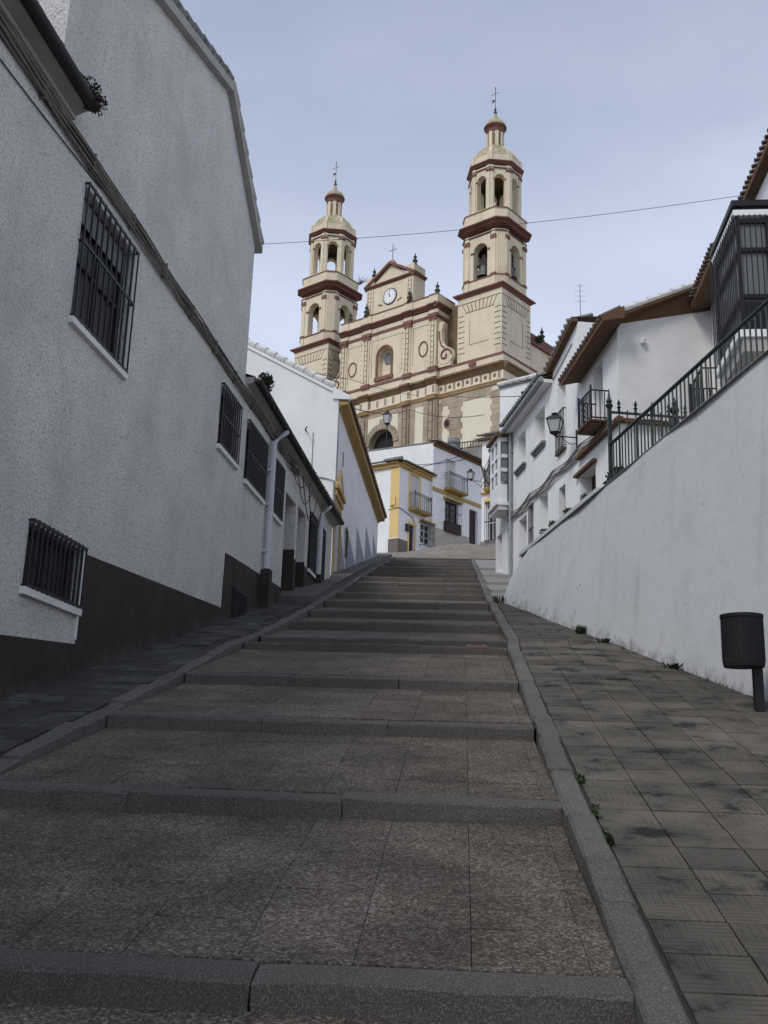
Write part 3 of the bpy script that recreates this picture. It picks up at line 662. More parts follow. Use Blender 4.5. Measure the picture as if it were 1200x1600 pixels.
# cables along the front
cb = thing('cable_bundle', 'thick bundle of grey cables clipped along the left house fronts', 'cables', L.pt(0, .05, 7.3))
for k in range(9):
    off = (k-4)*.020; pts = []
    for i in range(0, 62):
        u = -5.5+i*.25
        pts.append(L.pt(u, .035+.012*(k % 3)+.006*math.sin(i*.9+k*2), 7.27+off*.8+.012*math.sin(i*.55+k*1.7)-.02*math.sin(u*.7+k)*(k % 2)+(.06*math.sin(u*1.9+k) if u > 8.6 else 0)))
    mb = MB(); mb.tube(pts, .011+.005*(k % 2), 5); mb.build('cable', MT['cable'], cb)
for i in range(14): box_part(L, 'cable_clip', MT['cable'], cb, -5+i*1.1-.008, -5+i*1.1+.008, 0, .066, 7.18, 7.37)
# loose loops near the doorways
for k in range(4):
    mb = MB(); u_ = 8.9+k*.5; pts = [L.pt(u_+1.6*t, .06+.02*k, 7.25-.12*k*math.sin(t*math.pi)-(.25+.1*k)*math.sin(t*math.pi)) for t in [i/14 for i in range(15)]]
    mb.tube(pts, .009, 4); mb.build('cable', MT['wire'], cb)
mb = MB(); mb.tube([L.pt(-3.5+i*.4, .012, 6.98+(-.06*i if i < 0 else 0)+.025*i-.02*math.sin(i*.4)) for i in range(0, 9)], .007, 4); mb.build('cable', MT['wire'], cb)
# plants growing in the gutters
p1 = thing('gutter_plant', 'reddish succulent hanging from the end of the near gutter', 'plant', L.pt(-1.05, .27, 7.55))
leaves(L.pt(-1.1, .22, 7.58), (.12, .16, .09), 420, .018).build('foliage', MT['leaf_red'], p1); leaves(L.pt(-1.2, .22, 7.64), (.1, .2, .07), 260, .018).build('foliage', MT['leaf'], p1)
p2 = thing('gutter_weed', 'leafy green weed growing in the gutter beside the tall gable', 'plant', L.pt(5.9, .26, 7.55))
leaves(L.pt(6.1, .20, 7.68), (.13, .36, .12), 420, .03).build('foliage', MT['leaf'], p2); mb = MB(); mb.tube([L.pt(6.1, .26, 7.52), L.pt(6.1, .26, 7.7)], .01, 4); mb.build('stem', MT['twig'], p2)

# ================================================================== white gable house with the long ochre eave
hw = thing('white_gable_house', 'white house with blank gable and long ochre eave beside the steps', 'house', Wf.pt(5, -3, gz(30)))
W = Wf; W_END = 12.2; EV = 10.95
def wbase(u): p = W.pt(u, 0, 0); s, q = sq(p.x, p.y); return gz(s)+.11
ol = [(0, 4.5), (W_END, 4.5), (W_END, EV), (0, EV)]
dw = [(.22, wbase(.2)), (1.12, wbase(1.12)), (1.12, 8.20), (.22, 8.20)]; nw_ = rect(2.35, 2.68, 7.45, 8.15)
mb = MB(); mb.wall(W, ol, [dw, nw_], .22); mb.skirt(W, ol, 0, -9); mb.build('wall', MT['white'], hw)
box_part(W, 'door', MT['wood'], hw, .22, 1.12, -.24, -.20, 6.2, 8.20)
tr = MB(); tr.prism(W, [(.02, wbase(0)-.2), (.22, wbase(.22)-.2), (.22, 8.20), (1.12, 8.20), (1.12, wbase(1.12)-.2), (1.32, wbase(1.32)-.2), (1.32, 8.36), (.02, 8.36)], -.002, .03); tr.build('door_surround', MT['ochre'], hw)
pd = MB(); pd.prism(W, [(-.05, 8.64), (1.55, 8.64), (1.55, 8.76), (-.05, 8.76)], 0, .10); pd.prism(W, [(.0, 8.46), (1.45, 8.46), (1.45, 8.64), (.0, 8.64)], 0, .055); pd.build('pediment_shelf', MT['ochre'], hw)
pd = MB(); pd.prism(W, [(.05, 8.76), (1.45, 8.76), (.75, 9.26)], 0, .03); pd.build('pediment_panel', MT['white_side'], hw)
pd = MB(); pd.prism(W, [(-.02, 8.76), (.10, 8.76), (.75, 9.24), (.75, 9.34)], 0, .07); pd.prism(W, [(1.52, 8.76), (1.40, 8.76), (.75, 9.24), (.75, 9.34)], 0, .07); pd.build('pediment_moulding', MT['ochre_pale'], hw)
box_part(W, 'pane', MT['glass'], hw, 2.35, 2.68, -.2, -.15, 7.45, 8.15)
grille(hw, W, 2.34, 2.69, 7.42, 8.18, .05, 4, (0, 1))
sm = MB(); sm.box(W, 1.25, 1.33, .0, .02, 9.6, 10.0); sm.build('vent_slot', MT['slate'], hw)
# saw-tooth grey dado stepping up with the street
dd = MB()
for a, b, h in ((1.34, 2.6, .95), (2.70, 5.2, 1.0), (5.25, 7.8, .95), (7.85, 10.4, .95), (10.45, 12.19, .7)):
    dd.prism(W, [(a, wbase(a)-.3), (b, wbase(b)-.3), (b, wbase(b)+.0), (a, wbase(a)+h*1.25)], -.02, .006)
dd.build('dado', MT['grey_dado'], hw)
# ochre eave: flat boxed soffit under the tile edge
ev = MB(); ev.stack([[W.pt(u, w, EV+z) for w, z in ((-.02, -.16), (.03, -.16), (.05, -.10), (.24, -.07), (.25, .02), (-.02, .02))] for u in (0, W_END+.05)])
ev.build('eave_cornice', MT['ochre'], hw)
tile_rows(W, .12, W_END+.1, .31, EV+.05, -3.2, EV+1.5, .17, .055).build('roof_tiles', MT['tile'], hw, kind='stuff')
sh = MB(); sh.add([W.pt(.06, .29, EV+.03), W.pt(W_END+.1, .29, EV+.03), W.pt(W_END+.1, -3.3, EV+1.5), W.pt(.06, -3.3, EV+1.5)], [(0, 1, 2, 3)]); sh.build('roof', MT['tile'], hw)
# gable end facing the camera: plane across the street line
G = Fr(W.o.x, W.o.y, 4.9-90, -1)            # u runs to the left
ga = [G.uv(386, 538), G.uv(505, 599)]
gs = (ga[0][1]-ga[1][1])/(ga[0][0]-ga[1][0])
KU = .15                                    # the verge runs straight above the kneeler
gtop = lambda u: ga[1][1]+(max(u, KU)-ga[1][0])*gs
UL = 7.0
gw = MB(); gw.prism(G, [(0, 4.5), (UL, 4.5), (UL, gtop(UL)), (KU, gtop(KU)), (0, EV+.12)], -.3, .004); gw.build('gable_wall', MT['white'], hw)
n = 26; vt = MB(); vt.prism(G, [(-.28, EV+.04), (KU, EV+.06), (KU, gtop(KU)+.03), (-.28, EV+.15)], -.28, .06)
vt.build('kneeler', MT['white'], hw)
vt = MB()
for i in range(n):
    a, b = KU+i*(UL-KU)/n, KU+(i+1)*(UL-KU)/n
    for dw_, dv in ((.0, .10), (-.16, .16)):
        vt.tube([G.pt(b, dw_-.04, gtop(b)+dv-.02), G.pt(a, dw_-.04, gtop(a)+dv)], [.075, .095], 8)
vt.build('verge_tile', MT['tile_white'], hw, kind='stuff')
vt = MB(); vt.prism(G, [(KU, gtop(KU)-.10), (UL, gtop(UL)-.10), (UL, gtop(UL)-.02), (KU, gtop(KU)-.02)], -.1, .05); vt.build('verge_moulding', MT['white'], hw)
br = MB(); br.tube([G.pt(.8, 0, 10.15), G.pt(.8, .2, 10.1), G.pt(.75, .25, 10.18)], .018, 5); br.build('wire_bracket', MT['iron'], hw)
cbl = MB(); cbl.tube([G.pt(3.2, .03, 8.95), G.pt(.35, .03, 8.91), G.pt(.03, .03, 8.83), G.pt(-.02, .03, 7.0)], .014, 5); cbl.build('cable', MT['cable'], hw)
cbl = MB(); cbl.tube([G.pt(.62, .02, 10.1), G.pt(.60, .02, 7.4)], .008, 4); cbl.build('thin_cable', MT['cable'], hw)

# ================================================================== END OF THE STREET
def at_y(px, py, y): d = ray(px, py); return EYE+d*((y-EYE.y)/d.y)
yc = at_y(621, 867, 58.0)
YR = Fr(yc.x, yc.y, 35, 1); YL = Fr(yc.x, yc.y, -55, -1)
hy = thing('corner_house', 'white corner house with ochre corner band and small balcony', 'house', (yc.x, yc.y, yc.z))
Yz = yc.z; ye = YR.uv(627, 724)[1]; uR = YR.uv(673, 800)[0]; uL = 4.6
wn_ = YR.uv(641, 739); wn2 = YR.uv(656, 775)
uw0, uw1 = YR.uv(641, 760)[0], YR.uv(655, 765)[0]; vw1 = YR.uv(648, 742)[1]; vsl = YR.uv(650, 800)[1]
ud0, ud1 = YR.uv(638.5, 840)[0], YR.uv(648, 840)[0]; vd = YR.uv(643, 820)[1]
ug0, ug1 = YR.uv(655, 835)[0], YR.uv(674, 838)[0]; vg1 = YR.uv(665, 818)[1]; vg0 = YR.uv(664, 855)[1]
ol = [(0, Yz-1.5), (uR, Yz-1.5), (uR, ye), (0, ye)]
mb = MB(); mb.wall(YR, ol, [rect(uw0, uw1, vsl, vw1), rect(ud0, ud1, Yz-.2, vd), rect(ug0+.1, ug1-.12, vg0+.2, vg1-.05)], .22); mb.build('wall', MT['white'], hy)
uwl0, uwl1, vwl0, vwl1 = 3.05, 3.75, ye-2.0, ye-.85
mb = MB(); mb.wall(YL, [(0, Yz-1.5), (uL, Yz-1.5), (uL, ye), (0, ye)], [rect(uwl0, uwl1, vwl0, vwl1)], .2); mb.build('wall', MT['white'], hy)
window(hy, YL, uwl0, uwl1, vwl0, vwl1, .15, 'frame_w')
f_ = MB()
for a in ((uwl0-.2, uwl1+.2, vwl1, vwl1+.2), (uwl0-.2, uwl0, vwl0, vwl1-.001), (uwl1, uwl1+.2, vwl0, vwl1-.001)): f_.box(YL, a[0], a[1], 0, .03, a[2], a[3])
f_.build('window_surround', MT['ochre_pale'], hy)
mb = MB(); mb.stack([[YR.pt(0, 0, z), YR.pt(uR, 0, z), YR.pt(uR, 0, z)+YL.d*uL, YL.pt(uL, 0, z)] for z in (ye-.02, ye-.01)]); mb.build('loft_floor', MT['dark'], hy)
pb = MB(); pb.box(YL, -.03, .62, 0, .03, Yz+1.02, ye); pb.build('corner_band', MT['ochre_pale'], hy)
db = MB(); db.box(YL, -.035, .66, 0, .035, Yz-1, Yz+.98); db.box(YR, .06, ud0-.02, 0, .03, Yz-1, Yz+.98); db.build('dado', MT['dado_brown'], hy)
box_part(YL, 'dado_edge', MT['white'], hy, -.04, .68, 0, .045, Yz+.98, Yz+1.03)
window(hy, YR, uw0, uw1, vsl, vw1, .15, 'frame_w', shutter=.95)
f_ = MB()
for a in ((uw0-.16, uw1+.16, vw1, vw1+.18), (uw0-.16, uw0, vsl, vw1-.001), (uw1, uw1+.16, vsl, vw1-.001), (ud0-.12, ud1+.12, vd, vd+.16), (ud0-.12, ud0, Yz, vd-.001), (ud1, ud1+.12, Yz, vd-.001)): f_.box(YR, a[0], a[1], 0, .035, a[2], a[3])
f_.build('door_surround', MT['ochre_pale'], hy)
box_part(YR, 'door', MT['wood_dark'], hy, ud0, ud1, -.22, -.16, Yz-.2, vd)
balcony(hy, YR, YR.uv(637, 790)[0]+.1, YR.uv(666, 790)[0]-.1, vsl, .45, 1.0, 10, 'ochre')
window(hy, YR, ug0+.1, ug1-.12, vg0+.2, vg1-.05, .1, 'frame_w', trans=2)
grille(hy, YR, ug0, ug1-.04, vg0, vg1, .28, 9, (0, .03, .35, .65, .93, 1))
f_ = MB(); f_.box(YR, ug0, ug1, .0, .31, vg1, vg1+.1); f_.build('grille_top', MT['ochre'], hy)
box_part(YR, 'meter_box', MT['iron'], hy, YR.uv(633, 825)[0], YR.uv(637.5, 825)[0], 0, .14, YR.uv(635, 830)[1], YR.uv(635, 819)[1])
for fr_, u1_ in ((YR, uR+.1), (YL, uL)):
    cm = MB(); cm.box(fr_, -.0, u1_, -.01, .14, ye-.22, ye-.02); cm.box(fr_, -.0, u1_, -.01, .26, ye-.02, ye+.06); cm.build('eave_cornice', MT['ochre'], hy)
def hip(fr_, u0, u1, ang):
    tile_rows(fr_, max(u0, .05), u1, .36, ye+.10, -.15, ye+.25, .2, .07).build('roof_tiles', MT['tile_grey'], hy, kind='stuff')
hip(YR, -.1, uR+.15, 0); hip(YL, -.1, uL, 0)
rfm = MB(); e = ye+.08
A_ = YR.pt(0, 0, e)-YR.d*.36-YL.d*.36; B_ = YR.pt(uR+.15, .36, e); D_ = YL.pt(uL, .36, e); C_ = YR.pt(uR, 0, e+.75)+YL.d*2.2; E_ = YR.pt(1.6, 0, e+.75)+YL.d*2.2; E2 = YL.pt(uL, -1.6, e+.75)
rfm.add([A_, B_, C_, E_, D_, E2], [(0, 1, 2, 3), (0, 3, 5, 4)]); rfm.build('roof', MT['tile'], hy)
mb = MB(); mb.tube([A_+Vector((0, 0, .08)), E_+Vector((0, 0, .08))], .11, 7); mb.build('hip_tile', MT['tile_grey'], hy)
cbr = MB(); cbr.tube([YL.pt(.7, .03, Yz+2.75), YL.pt(-.04, .05, Yz+2.8), YR.pt(.1, .03, Yz+2.8), YR.pt(1.4, .03, Yz+2.55), YR.pt(1.7, .03, Yz+2.2)], .025, 5); cbr.build('cable', MT['cable'], hy)
br = MB(); br.tube([YL.pt(.55, .04, Yz+2.95), YL.pt(.1, .2, Yz+2.95), YL.pt(.1, .2, Yz+3.4)], .03, 5); br.build('pipe_bracket', MT['wood'], hy)

mc = at_y(674, 861, 60.6)
MRf = Fr(mc.x, mc.y, 40, 1); MLf = Fr(mc.x, mc.y, -50, -1)
hm = thing('balcony_house', 'tall white house behind the corner house with iron balcony and ochre string course', 'house', mc)
mz = mc.z; me1 = MRf.uv(674, 690)[1]; mU = MRf.uv(757, 780)[0]
g = lambda px, py: MRf.uv(px, py)
b_u0, b_u1, b_v0, b_v1 = g(696, 760)[0], g(711.5, 760)[0], g(704, 768)[1], g(704, 719)[1]
l_u0, l_u1, l_v0, l_v1 = g(693.5, 810)[0], g(717, 810)[0], g(705, 833)[1], g(705, 784)[1]
d_u0, d_u1, d_v1 = g(733, 830)[0], g(746, 830)[0], g(739, 797)[1]
d_v0 = g(739, 851)[1]
ol = [(0, mz-1), (mU, mz-1), (mU, me1), (0, me1)]
mb = MB(); mb.wall(MRf, ol, [rect(b_u0, b_u1, b_v0, b_v1), rect(l_u0+.1, l_u1-.1, l_v0+.5, l_v1), rect(d_u0, d_u1, d_v0, d_v1)], .25); mb.build('wall', MT['white'], hm)
pk = MLf.uv(570, 706); mlU = pk[0]; mlT = pk[1]
mb = MB(); mb.wall(MLf, [(0, mz-1), (mlU+2, mz-1), (mlU+2, mlT+(mlT-me1)/mlU*2), (0, me1)], [], .2); mb.build('gable_wall', MT['white'], hm)
mb = MB(); mb.add([MRf.pt(0, 0, me1), MRf.pt(mU, 0, me1), MRf.pt(mU, 0, me1)+MLf.d*5, MLf.pt(5, 0, me1)], [(0, 1, 2, 3)]); mb.build('loft_floor', MT['dark'], hm)
em = MB(); em.box(MRf, -.05, mU+.1, -.01, .12, me1-.20, me1-.04); em.box(MRf, -.05, mU+.1, -.01, .24, me1-.04, me1+.04); em.build('eave_cornice', MT['brown_soffit'], hm)
tile_rows(MRf, -.05, mU+.1, .36, me1+.09, -.3, me1+.2, .2, .07).build('roof_tiles', MT['tile_grey'], hm, kind='stuff')
rr = MB(); rr.add([MRf.pt(-.1, .34, me1+.05), MRf.pt(mU+.1, .34, me1+.05), MRf.pt(mU+.1, -.4, me1+.2), MRf.pt(-.1, -.4, me1+.2)], [(0, 1, 2, 3)]); rr.build('roof', MT['tile'], hm)
vt = MB()
for i in range(26):
    a, b = i*(mlU+2)/26, (i+1)*(mlU+2)/26; k = (mlT-me1)/mlU
    vt.tube([MLf.pt(a, -.05, me1+k*a+.02), MLf.pt(b, -.05, me1+k*b+.02)], [.07, .09], 6)
vt.build('verge_tile', MT['tile_grey'], hm, kind='stuff')
window(hm, MRf, b_u0, b_u1, b_v0, b_v1, .15, 'frame_w', shutter=.9)
so_v = b_v0
stc = MB(); stc.box(MRf, .0, mU, -.01, .07, so_v-.34, so_v-.12); stc.build('string_course', MT['ochre'], hm)
balcony(hm, MRf, g(692, 750)[0]+.15, g(723, 755)[0]-.1, so_v, .45, 1.05, 12, 'ochre')
window(hm, MRf, l_u0+.1, l_u1-.1, l_v0+.5, l_v1, .12, 'wood_dark', trans=2)
grille(hm, MRf, l_u0, l_u1, l_v0, l_v1, .22, 9, (0, .3, .65, 1))
box_part(MRf, 'grille_apron', MT['wood_dark'], hm, l_u0, l_u1, .0, .19, l_v0, l_v0+.62)
box_part(MRf, 'lintel', MT['ochre'], hm, l_u0-.08, l_u1+.12, 0, .26, l_v1+.02, l_v1+.14)
do = box_part(MRf, 'door', MT['wood_dark'], hm, d_u0, d_u1, -.25, -.19, d_v0-.1, d_v1)
pn = MB()
for i in range(5): uu = d_u0+.03+i*(d_u1-d_u0-.03)/5; pn.box(MRf, uu, uu+(d_u1-d_u0)/5-.04, -.19, -.175, d_v0+.05, d_v1-.05)
pn.build('door_board', MT['wood_dark'], do)
bd = MB(); bd.prism(MRf, [(.02, mz-1), (d_u0-.04, mz-1), (d_u0-.04, g(730, 839)[1]), (.02, g(677, 823)[1])], 0, .02); bd.build('dado', MT['beige'], hm)

# house at the right-hand bend with ochre ledges and a barred window
nc = at_y(752, 846, 42.0)
NR = Fr(nc.x, nc.y, 128, 1)
hn = thing('bend_house', 'narrow white house at the bend with ochre ledge and tall barred window', 'house', nc)
g = lambda px, py: NR.uv(px, py)
nt = g(755, 686)[1]; nU = 3.2
nw0, nw1, nwv0, nwv1 = g(762, 820)[0], g(775, 820)[0], g(767, 845)[1], g(767, 787)[1]
mb = MB(); ol = [(0, nc.z-1.5), (nU, nc.z-1.5), (nU, nt), (0, nt)]; mb.wall(NR, ol, [rect(nw0, nw1, nwv0, nwv1)], .2); mb.skirt(NR, ol, 0, -5); mb.build('wall', MT['white'], hn)
window(hn, NR, nw0, nw1, nwv0, nwv1, .12, 'frame_w', trans=1); grille(hn, NR, nw0-.06, nw1+.06, nwv0-.04, nwv1+.04, .14, 7, (.02, .5, .97), r=.013)
box_part(NR, 'lintel', MT['ochre_pale'], hn, nw0-.1, nw1+.1, 0, .2, nwv1+.06, nwv1+.2)
lv = g(762, 769)[1]; lg = MB(); lg.box(NR, -.02, 1.2, 0, .10, lv-.08, lv); lg.box(NR, .25, 1.2, 0, .32, lv+.001, lv+.10); lg.build('ledge', MT['ochre'], hn)
balcony(hn, NR, .32, 1.15, lv+.12, .28, .75, 7, 'ochre', mid=False)
pl = MB(); pl.box(NR, -.02, nU, -.02, .05, nc.z-1.5, g(760, 846)[1]); pl.build('dado', MT['concrete'], hn)
em = MB(); em.box(NR, -.15, nU, -.01, .2, nt-.1, nt); em.build('eave_cornice', MT['brown_soffit'], hn)
tile_rows(NR, -.15, nU, .26, nt+.06, -2, nt+.7, .2, .075).build('roof_tiles', MT['tile_grey'], hn, kind='stuff')
cw = MB()
for k in range(3): cw.tube([NR.pt(-.03+.02*k, .03, nt-1.2), NR.pt(.2+.1*k, .1, nt-1.9-.1*k), NR.pt(.6, .15, nt-2.1), NR.pt(1.2, .1, nt-1.5)], .014, 4)
cw.build('slack_cable', MT['wire'], hn)

# ================================================================== RIGHT: row of houses on the terrace
R_ = Rf
# bay window house
hb = thing('bay_window_house', 'white house with a glazed white bay window overhanging the street', 'house', R_.pt(1.5, -3, 6.5))
def rbase(u): p = R_.pt(u, 0, 0); s, q = sq(p.x, p.y); return gz(s)
ol = [(.0, rbase(0)-1), (1.9, rbase(1.9)-1), (1.9, 10.95), (.0, 10.95)]
dB0 = (1.15, 1.75); sw = (.30, .55)
mb = MB(); mb.wall(R_, ol, [[(dB0[0], rbase(dB0[0])+.05), (dB0[1], rbase(dB0[1])+.05), (dB0[1], 8.45), (dB0[0], 8.45)], rect(sw[0], sw[1], 7.6, 8.4)], .2); mb.skirt(R_, ol, 0, -6); mb.build('wall', MT['white'], hb)
box_part(R_, 'door', MT['pipe_grey'], hb, dB0[0], dB0[1], -.2, -.15, 7.2, 8.45); box_part(R_, 'pane', MT['glass'], hb, sw[0], sw[1], -.2, -.15, 7.6, 8.4)
bay = MB(); BU0, BU1, BO = .06, 1.02, .38
bz0, bz1 = 9.04, 10.90
bmb = MB(); bmb.box(R_, BU0, BU1, 0, BO, bz0, bz0+.50); bmb.box(R_, BU0, BU1, 0, BO, bz1-.12, bz1)
for u in (BU0, BU1-.07): bmb.box(R_, u, u+.07, BO-.07, BO, bz0+.501, bz1-.121)
bmb.box(R_, BU0, BU0+.09, 0, .09, bz0+.501, bz1-.121); bmb.box(R_, (BU0+BU1)/2-.04, (BU0+BU1)/2+.04, BO-.08, BO-.001, bz0+.501, bz1-.121)
for v in (bz0+.50+.42, bz1-.12-.42):
    bmb.box(R_, BU0+.001, BU0+.08, .09, BO-.09, v-.05, v+.05); bmb.box(R_, BU0+.09, BU1-.09, BO-.08, BO-.002, v-.05, v+.05)
bo = bmb.build('bay_frame', MT['frame_w'], hb)
pm = MB(); pm.box(R_, BU0+.03, BU0+.05, .05, BO-.05, bz0+.6, bz1-.1); pm.box(R_, BU0+.05, BU1-.03, BO-.06, BO-.04, bz0+.6, bz1-.1); pm.build('pane', MT['glass_pale'], bo)
cu = MB()
for k in range(7): cu.prism(Fr(R_.pt(BU0+.09, 0, 0).x, R_.pt(BU0+.09, 0, 0).y, 83-180, 1), [(-.34+.03*k, bz0+.62+.02*k*k), (-.308+.03*k, bz0+.64+.02*k*k), (-.308+.03*k, bz1-.35), (-.34+.03*k, bz1-.35)], -.004*(k % 2)-.01, -.004*(k % 2))
cu.build('curtain', MT['shutter'], bo)
bb = MB(); bb.box(R_, BU0-.07, BU1+.07, 0, BO+.07, bz0-.10, bz0-.001); bb.box(R_, BU0-.02, BU1, 0, BO, bz0-.22, bz0-.101); bb.build('bay_base', MT['white_side'], hb)
bt = MB(); bt.box(R_, BU0-.08, BU1+.1, 0, BO+.1, bz1+.001, bz1+.09); bt.build('bay_cap', MT['brown_soffit'], hb)
tile_rows(R_, -.05, 1.9, .22, 11.02, -2.5, 12.2, .2, .08).build('roof_tiles', MT['tile'], hb, kind='stuff')
rr = MB(); rr.add([R_.pt(-.05, .2, 11.0), R_.pt(1.9, .2, 11.0), R_.pt(1.9, -2.6, 12.2), R_.pt(-.05, -2.6, 12.2)], [(0, 1, 2, 3)]); rr.build('roof', MT['tile'], hb)
# two-storey house with slate sills
hs_ = thing('slate_sill_house', 'white terrace house with grey gutter, slate sills and open ground floor', 'house', R_.pt(-2, -3, 5.5))
uA = [(-1.42, -.60), (-3.22, -2.32)]
lowo = [(-1.50, -.72, 6.6, 8.32), (-2.16, -1.80, 6.6, 8.42), (-3.42, -2.72, 6.9, 8.45)]
ol = [(-.02, 5.0), (-3.92, 5.0), (-3.92, 11.05), (-.02, 11.05)]
hl = [rect(a, b, 9.74, 10.66) for a, b in uA]+[rect(a, b, c, d) for a, b, c, d in lowo]
mb = MB(); mb.wall(R_, ol, hl, .28); mb.skirt(R_, ol, 0, -6); mb.build('wall', MT['white'], hs_)
for a, b in uA:
    window(hs_, R_, a, b, 9.74, 10.66, .22, 'frame_w', shutter=.97); sl = MB(); sl.box(R_, a-.08, b+.08, 0, .10, 9.66, 9.72); sl.box(R_, a-.05, b+.05, 0, .06, 9.60, 9.659); sl.build('sill', MT['slate'], hs_)
a, b, c, d = lowo[0]; window(hs_, R_, a, b, c, d, .26, 'frame_w', 'glass_pale')
a, b, c, d = lowo[1]; window(hs_, R_, a, b, c, d, .2, 'frame_w', 'glass_pale', mull=0); grille(hs_, R_, a, b, c, d, .03, 4, (0, .33, .66, 1), r=.012)
a, b, c, d = lowo[2]; box_part(R_, 'door', MT['shutter'], hs_, a, b, -.28, -.24, c, d)
gt = MB(); gt.tube([R_.pt(-.0, .28, 11.02), R_.pt(-3.9, .28, 11.06)], .07, 8); gt.build('gutter', MT['pipe_grey'], hs_)
sf = MB(); sf.box(R_, -.02, -3.92, -.01, .22, 10.98, 11.06); sf.build('soffit', MT['white_side'], hs_)
tile_rows(R_, -3.9, .05, .34, 11.14, -2.8, 12.4, .2, .08).build('roof_tiles', MT['tile_grey'], hs_, kind='stuff')
rr = MB(); rr.add([R_.pt(.05, .3, 11.09), R_.pt(-3.9, .3, 11.09), R_.pt(-3.9, -2.9, 12.4), R_.pt(.05, -2.9, 12.4)], [(0, 1, 2, 3)]); rr.build('roof', MT['tile'], hs_)
downpipe(hs_, R_, -.10, 10.95, 6.6, .08, .045, 'pipe_grey'); 
dc = MB(); dc.tube([R_.pt(.06, .07, 10.9), R_.pt(.05, .08, 9.5), R_.pt(.07, .07, 8.6), R_.pt(.04, .09, 8.5)], .05, 6); dc.build('black_cable_run', MT['wire'], hs_)
# tall narrow house
ht = thing('tall_narrow_house', 'tall narrow white house with a barred upper window above the terrace', 'house', R_.pt(-4.8, -3, 5.5))
ol = [(-3.93, 5.0), (-5.88, 5.0), (-5.88, 11.68), (-3.93, 11.27)]
TW_ = (-4.92, -4.32, 9.12, 10.78); TL = (-4.82, -4.32, 7.2, 8.2)
mb = MB(); mb.wall(R_, ol, [rect(*TW_), rect(*TL)], .28); mb.skirt(R_, ol, 0, -6); mb.build('wall', MT['white'], ht)
window(ht, R_, *TW_, .22, 'frame_w', shutter=.98); grille(ht, R_, -4.95, -4.29, 9.06, 9.98, .06, 7, (.02, .98), r=.012); box_part(R_, 'sill', MT['brown_soffit'], ht, -4.96, -4.28, 0, .08, 8.99, 9.03)
window(ht, R_, *TL, .15, 'wood_dark'); 
sf = MB(); sf.prism(R_, [(-3.62, 11.18), (-5.90, 11.66), (-5.90, 11.76), (-3.62, 11.28)], 0, .15); sf.build('eave', MT['brown_soffit'], ht)
et = MB()
for i in range(11):
    u = -3.62-i*.21; et.tube([R_.pt(u, .19, 11.30+.21*(-3.62-u)), R_.pt(u, -.4, 11.5+.21*(-3.62-u))], .06, 7)
et.build('roof_tiles', MT['tile_grey'], ht, kind='stuff')
rr = MB(); rr.add([R_.pt(-3.62, .15, 11.29), R_.pt(-5.9, .15, 11.77), R_.pt(-5.9, -2, 12.0), R_.pt(-3.62, -2, 11.6)], [(0, 1, 2, 3)]); rr.build('roof', MT['tile'], ht)
cw = MB(); cw.tube([R_.pt(-4.0, .02, 11.0), R_.pt(-5.3, .02, 11.25), R_.pt(-5.5, .02, 11.3)], .012, 4); cw.build('cable', MT['wire'], ht)
# balcony house with brown eave and plain gable end
hg = thing('brown_eave_house', 'white house with brown boxed eave, small iron balcony and plain end wall', 'house', R_.pt(-7, -3, 5.5))
EU = -8.36
DW = (-7.45, -6.85, 8.75, 10.15); DO = (-6.90, -5.80, 5.5, 8.06)
ol = [(-5.89, 5.0), (EU, 5.0), (EU, 10.52), (-5.89, 10.26)]
mb = MB(); mb.wall(R_, ol, [rect(*DW), rect(DO[0], DO[1], DO[2], 8.04)], .28); mb.build('wall', MT['white'], hg)
window(hg, R_, *DW, .2, 'frame_w', shutter=.97)
box_part(R_, 'door', MT['wood_dark'], hg, DO[0], DO[1], -.3, -.26, 5.5, 8.3)
am = MB(); rO = (DO[1]-DO[0])/2; cO = (DO[0]+DO[1])/2
am.box(R_, DO[0]-.1, DO[1]+.1, 0, .10, 8.05, 8.11); am.build('door_canopy', MT['brown_soffit'], hg)
balcony(hg, R_, -7.80, -7.02, 8.64, .38, .64, 10, 'brown_soffit', mid=False, slab=.06)
sc_ = MB()
for k in range(4):
    c = R_.pt(-7.42, .40, 8.76+.12*k)
    sc_.tube([c+R_.d*(.1*math.cos(t))+Vector((0, 0, .08*math.sin(t))) for t in [i*math.pi/5 for i in range(11)]], .012, 4)
sc_.build('scroll_panel', MT['iron'], hg)
ev_ = MB(); prof = [(0, -.06), (.06, -.06), (.44, -.16), (.44, -.06), (0, .20)]
ev_.stack([[R_.pt(u, w, z+zz) for w, z in prof] for u, zz in ((-5.98, 10.22), (EU-.42, 10.48))]); ev_.build('boxed_eave', MT['brown_soffit'], hg)
rt = MB()
for i in range(17):
    u = -6.0-i*.168; zz = 10.22+.094*(-5.98-u); rt.tube([R_.pt(u, .48, zz-.05), R_.pt(u, .05, zz+.20)], .055, 7)
rt.build('roof_tiles', MT['tile'], hg, kind='stuff')
GE = Fr(R_.pt(EU, 0, 0).x, R_.pt(EU, 0, 0).y, 83, 1)
ge1 = GE.uv(1110, 484); gw_ = ge1[0]
lo0 = 10.50; k_ = (ge1[1]-lo0)/gw_
mb = MB(); mb.wall(GE, [(0, 5.0), (gw_+3, 5.0), (gw_+3, lo0+k_*(gw_+3)), (0, lo0)], [], .2); mb.build('end_wall', MT['white_side'], hg)
t0, t1 = GE.uv(956, 492, .25), GE.uv(1092, 443, .25)
vg = MB(); kk = (t1[1]-t0[1])/(t1[0]-t0[0]); top = lambda u: t0[1]+kk*(u-t0[0])
U1 = gw_+.6
